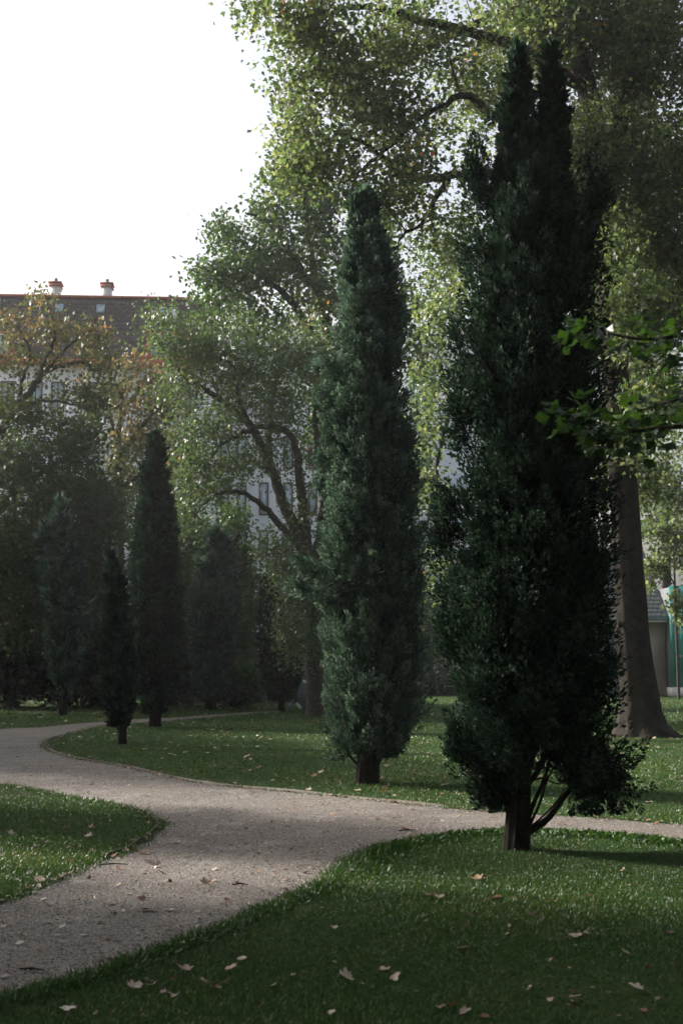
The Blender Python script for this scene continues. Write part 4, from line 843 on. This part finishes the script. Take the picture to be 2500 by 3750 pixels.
# ---------------------------------------------------------------- right building
def house_right():
    Y0 = 57; org = np.array([at(2360, 2400, Y0)[0], Y0, 0]); k = m_per_px(Y0); X = lambda px: org[0]+(px-2360)*k; Z = lambda py: CAM_H+(YH-py)*k
    root = empty('low_house', tuple(org), 'low pink beige house with grey tiled roof and teal glass panels at the right edge', 'building')
    ze = Z(2275)
    m = MB(); box(m, X(2180), X(2435), Y0, Y0+8, 0, ze); part(m, 'wall', M['pink'], root, org)
    m = MB(); box(m, X(2140), X(2262), Y0-.12, Y0-.005, 0, Z(2330)); part(m, 'grey_panel', M['concrete'], root, org)
    m = MB(); box(m, X(2150), X(2432), Y0-.5, Y0-.38, ze, ze+.14); part(m, 'gutter', M['concrete'], root, org)
    m = MB(); box(m, X(2150), X(2432), Y0-.5, Y0-.002, ze-.06, ze-.01); part(m, 'soffit', M['pink'], root, org)
    zr = Z(1980); yb = Y0+4; y0 = Y0-.45; z0 = ze+.14
    m = MB(); V = np.array([[X(2150),y0,z0],[X(2437),y0,z0],[X(2437),yb,zr],[X(2150),yb,zr],[X(2150),y0,z0-.1],[X(2437),y0,z0-.1],[X(2437),yb,zr-.1],[X(2150),yb,zr-.1]]); m.add(V, BOXF); rf = part(m, 'roof', M['greytile'], root, org)
    L = math.hypot(yb-y0, zr-z0); uy, uz = (yb-y0)/L, (zr-z0)/L; tl, tw = .30, .20
    mb = MB(); V = np.array([[-.48*tw,0,-.045],[0,-.02,-.055],[.48*tw,0,-.045],[-.48*tw,tl,-.012],[0,tl,-.02],[.48*tw,tl,-.012],[-.48*tw,0,0],[0,-.02,0],[.48*tw,0,0]])
    W = np.stack([V[:, 0], V[:, 1]*uy+V[:, 2]*uz, V[:, 1]*uz-V[:, 2]*uy], 1)
    mb.add(W, [[0,1,4,3],[1,2,5,4],[6,7,1,0],[7,8,2,1]]); me = mb.build('roof_tile', M['greytile'], mesh_only=True)
    n = 0
    for r_ in range(int(L/tl)):
        for c_ in range(12):
            x = X(2437)-(c_+.5+.5*(r_ % 2))*tw; s_ = r_*tl
            if n >= 280: break
            o = bpy.data.objects.new('roof_tile', me); COL.objects.link(o); o.parent = rf; n += 1
            o.location = (x-org[0], y0+s_*uy-org[1], z0+s_*uz); o.rotation_euler = (0, rng.normal()*.015, rng.normal()*.02)
    # teal glass
    pw = 36*k
    m = MB(); box(m, X(2437), X(2640), Y0-.8, Y0+6, 0, Z(2515)); part(m, 'plinth', M['white'], root, org)
    m = MB(); box(m, X(2441), X(2640), Y0-.55, Y0+6, Z(2515)+.003, Z(2155)); part(m, 'annex_wall', M['concrete'], root, org)
    for i in range(5):
        m = MB(); box(m, X(2438)+i*pw, X(2438)+(i+1)*pw-.02, Y0-.72, Y0-.70, Z(2515)+.02, Z(2150)); g_ = part(m, 'glass_panel', M['teal'], root, org)
        for py in (2290, 2403):
            for s_ in (.12, .88):
                mm = MB(); cx = X(2438)+(i+s_)*pw; tube(mm, [(cx, Y0-.78, Z(py)), (cx, Y0-.74, Z(py)), (cx, Y0-.721, Z(py))], [.05, .05, .03], 8); o = mm.build('fixing', M['steel'], g_, loc=tuple(org)); o.location = (0, 0, 0)
house_right()

# ---------------------------------------------------------------- unseen trees added outside the frame to cast shade and block sky
def offtree(x, y, h, r, n, lb, zc=None, nodes=30):
    root = empty('added_shade_tree', (x, y, 0), lb, 'tree'); t = MB(); bp = np.array([x, y, 0.])
    tube(t, [bp, bp+[.1, 0, h*.4], bp+[0, .1, h*.85]], [.3, .22, .06], 10); part(t, 'trunk', M['bark'], root, bp, True)
    zc = zc or h*.65; C = unit(rng.normal(size=(n, 3)))*rng.uniform(.3, 1, (n, 1))*np.array([r, r, h-zc])+[x, y, zc]; C = C[C[:, 2] > 1.2]
    per = 7; m_ = len(C)*per; pos = np.repeat(C, per, 0)+rng.normal(size=(m_, 3))*.35
    mb = MB(); scatter(mb, *LEAF2, pos, frames(rng.normal(size=(m_, 3))), rng.uniform(.3, .5, m_), rng.random(m_)); part(mb, 'crown', M['green_leaf'], root, bp)['kind'] = 'stuff'
offtree(-8, 11.2, 8.5, 3.2, 560, 'unseen leafy tree added left of the frame to shade the near lawn')
offtree(-8, 16.8, 5.5, 1.7, 120, 'unseen small tree added left of the frame to shade the left lawn', 3.9)
offtree(-13.5, 27, 9, 3.4, 420, 'unseen leafy tree added left of the frame to shade the path bend')
offtree(-20, 33, 11, 5, 1120, 'unseen broad tree added for shade left of the frame beyond the path bend')  # row added out of view to block sky and darken the left side
offtree(-20, 42, 12, 5, 1120, 'unseen broad tree added for shade left of the frame by the far shrubs')
offtree(-20, 22, 9, 4.5, 979, 'unseen broad tree added for shade left of frame in front of path bend')
offtree(-18, 8, 13, 5.5, 800, 'unseen broad tree added for shade at far left of the viewer')
offtree(-16, 50, 13, 4.5, 700, 'broad tree added for shade behind the left autumn tree')
offtree(-4.5, -3, 13, 5.5, 1100, 'unseen large leafy tree added for shade behind the viewer on the left')  # added behind the camera to cut sky light on the cypress fronts
offtree(4.5, -2, 13, 5.5, 1100, 'unseen large leafy tree added for shade behind the viewer on the right')
offtree(9.0, 8, 13, 4.8, 1000, 'unseen large leafy tree added for shade right of the frame')
offtree(2.4, 2.2, 14, 4.8, 900, 'unseen tall tree added so its crown shades the ground around the viewer', 10.5)  # crown added above the camera to darken the near lawn
offtree(0, -14, 15, 8, 1300, 'unseen tall leafy tree added for shade far behind the viewer')
offtree(-13, -8, 14, 7, 1100, 'unseen leafy tree added for shade behind the viewer at far left')
offtree(13, -9, 14, 7, 1100, 'unseen leafy tree added for shade behind the viewer at far right')
offtree(13.5, 24, 14, 4.8, 900, 'unseen large tree added for shade right of frame beside the big plane tree')  # added out of view to keep light off the right side
offtree(15, 4, 13, 5, 700, 'unseen leafy tree added for shade to the right of the viewer')

# ---------------------------------------------------------------- haze
hz = MB(); box(hz, -270, 270, -120, 420, -1, 30)
hm = bpy.data.materials.new('morning_haze'); hm.use_nodes = True; nt = hm.node_tree; nt.nodes.clear()
out = nt.nodes.new('ShaderNodeOutputMaterial'); pv = nt.nodes.new('ShaderNodeVolumePrincipled')
pv.inputs['Color'].default_value = (.93, .96, 1, 1); pv.inputs['Density'].default_value = HAZE; pv.inputs['Anisotropy'].default_value = .45
nt.links.new(pv.outputs[0], out.inputs['Volume'])
ho = hz.build('haze', hm); tag(ho, 'thin pale morning haze hanging in the park air', 'haze', kind='stuff')
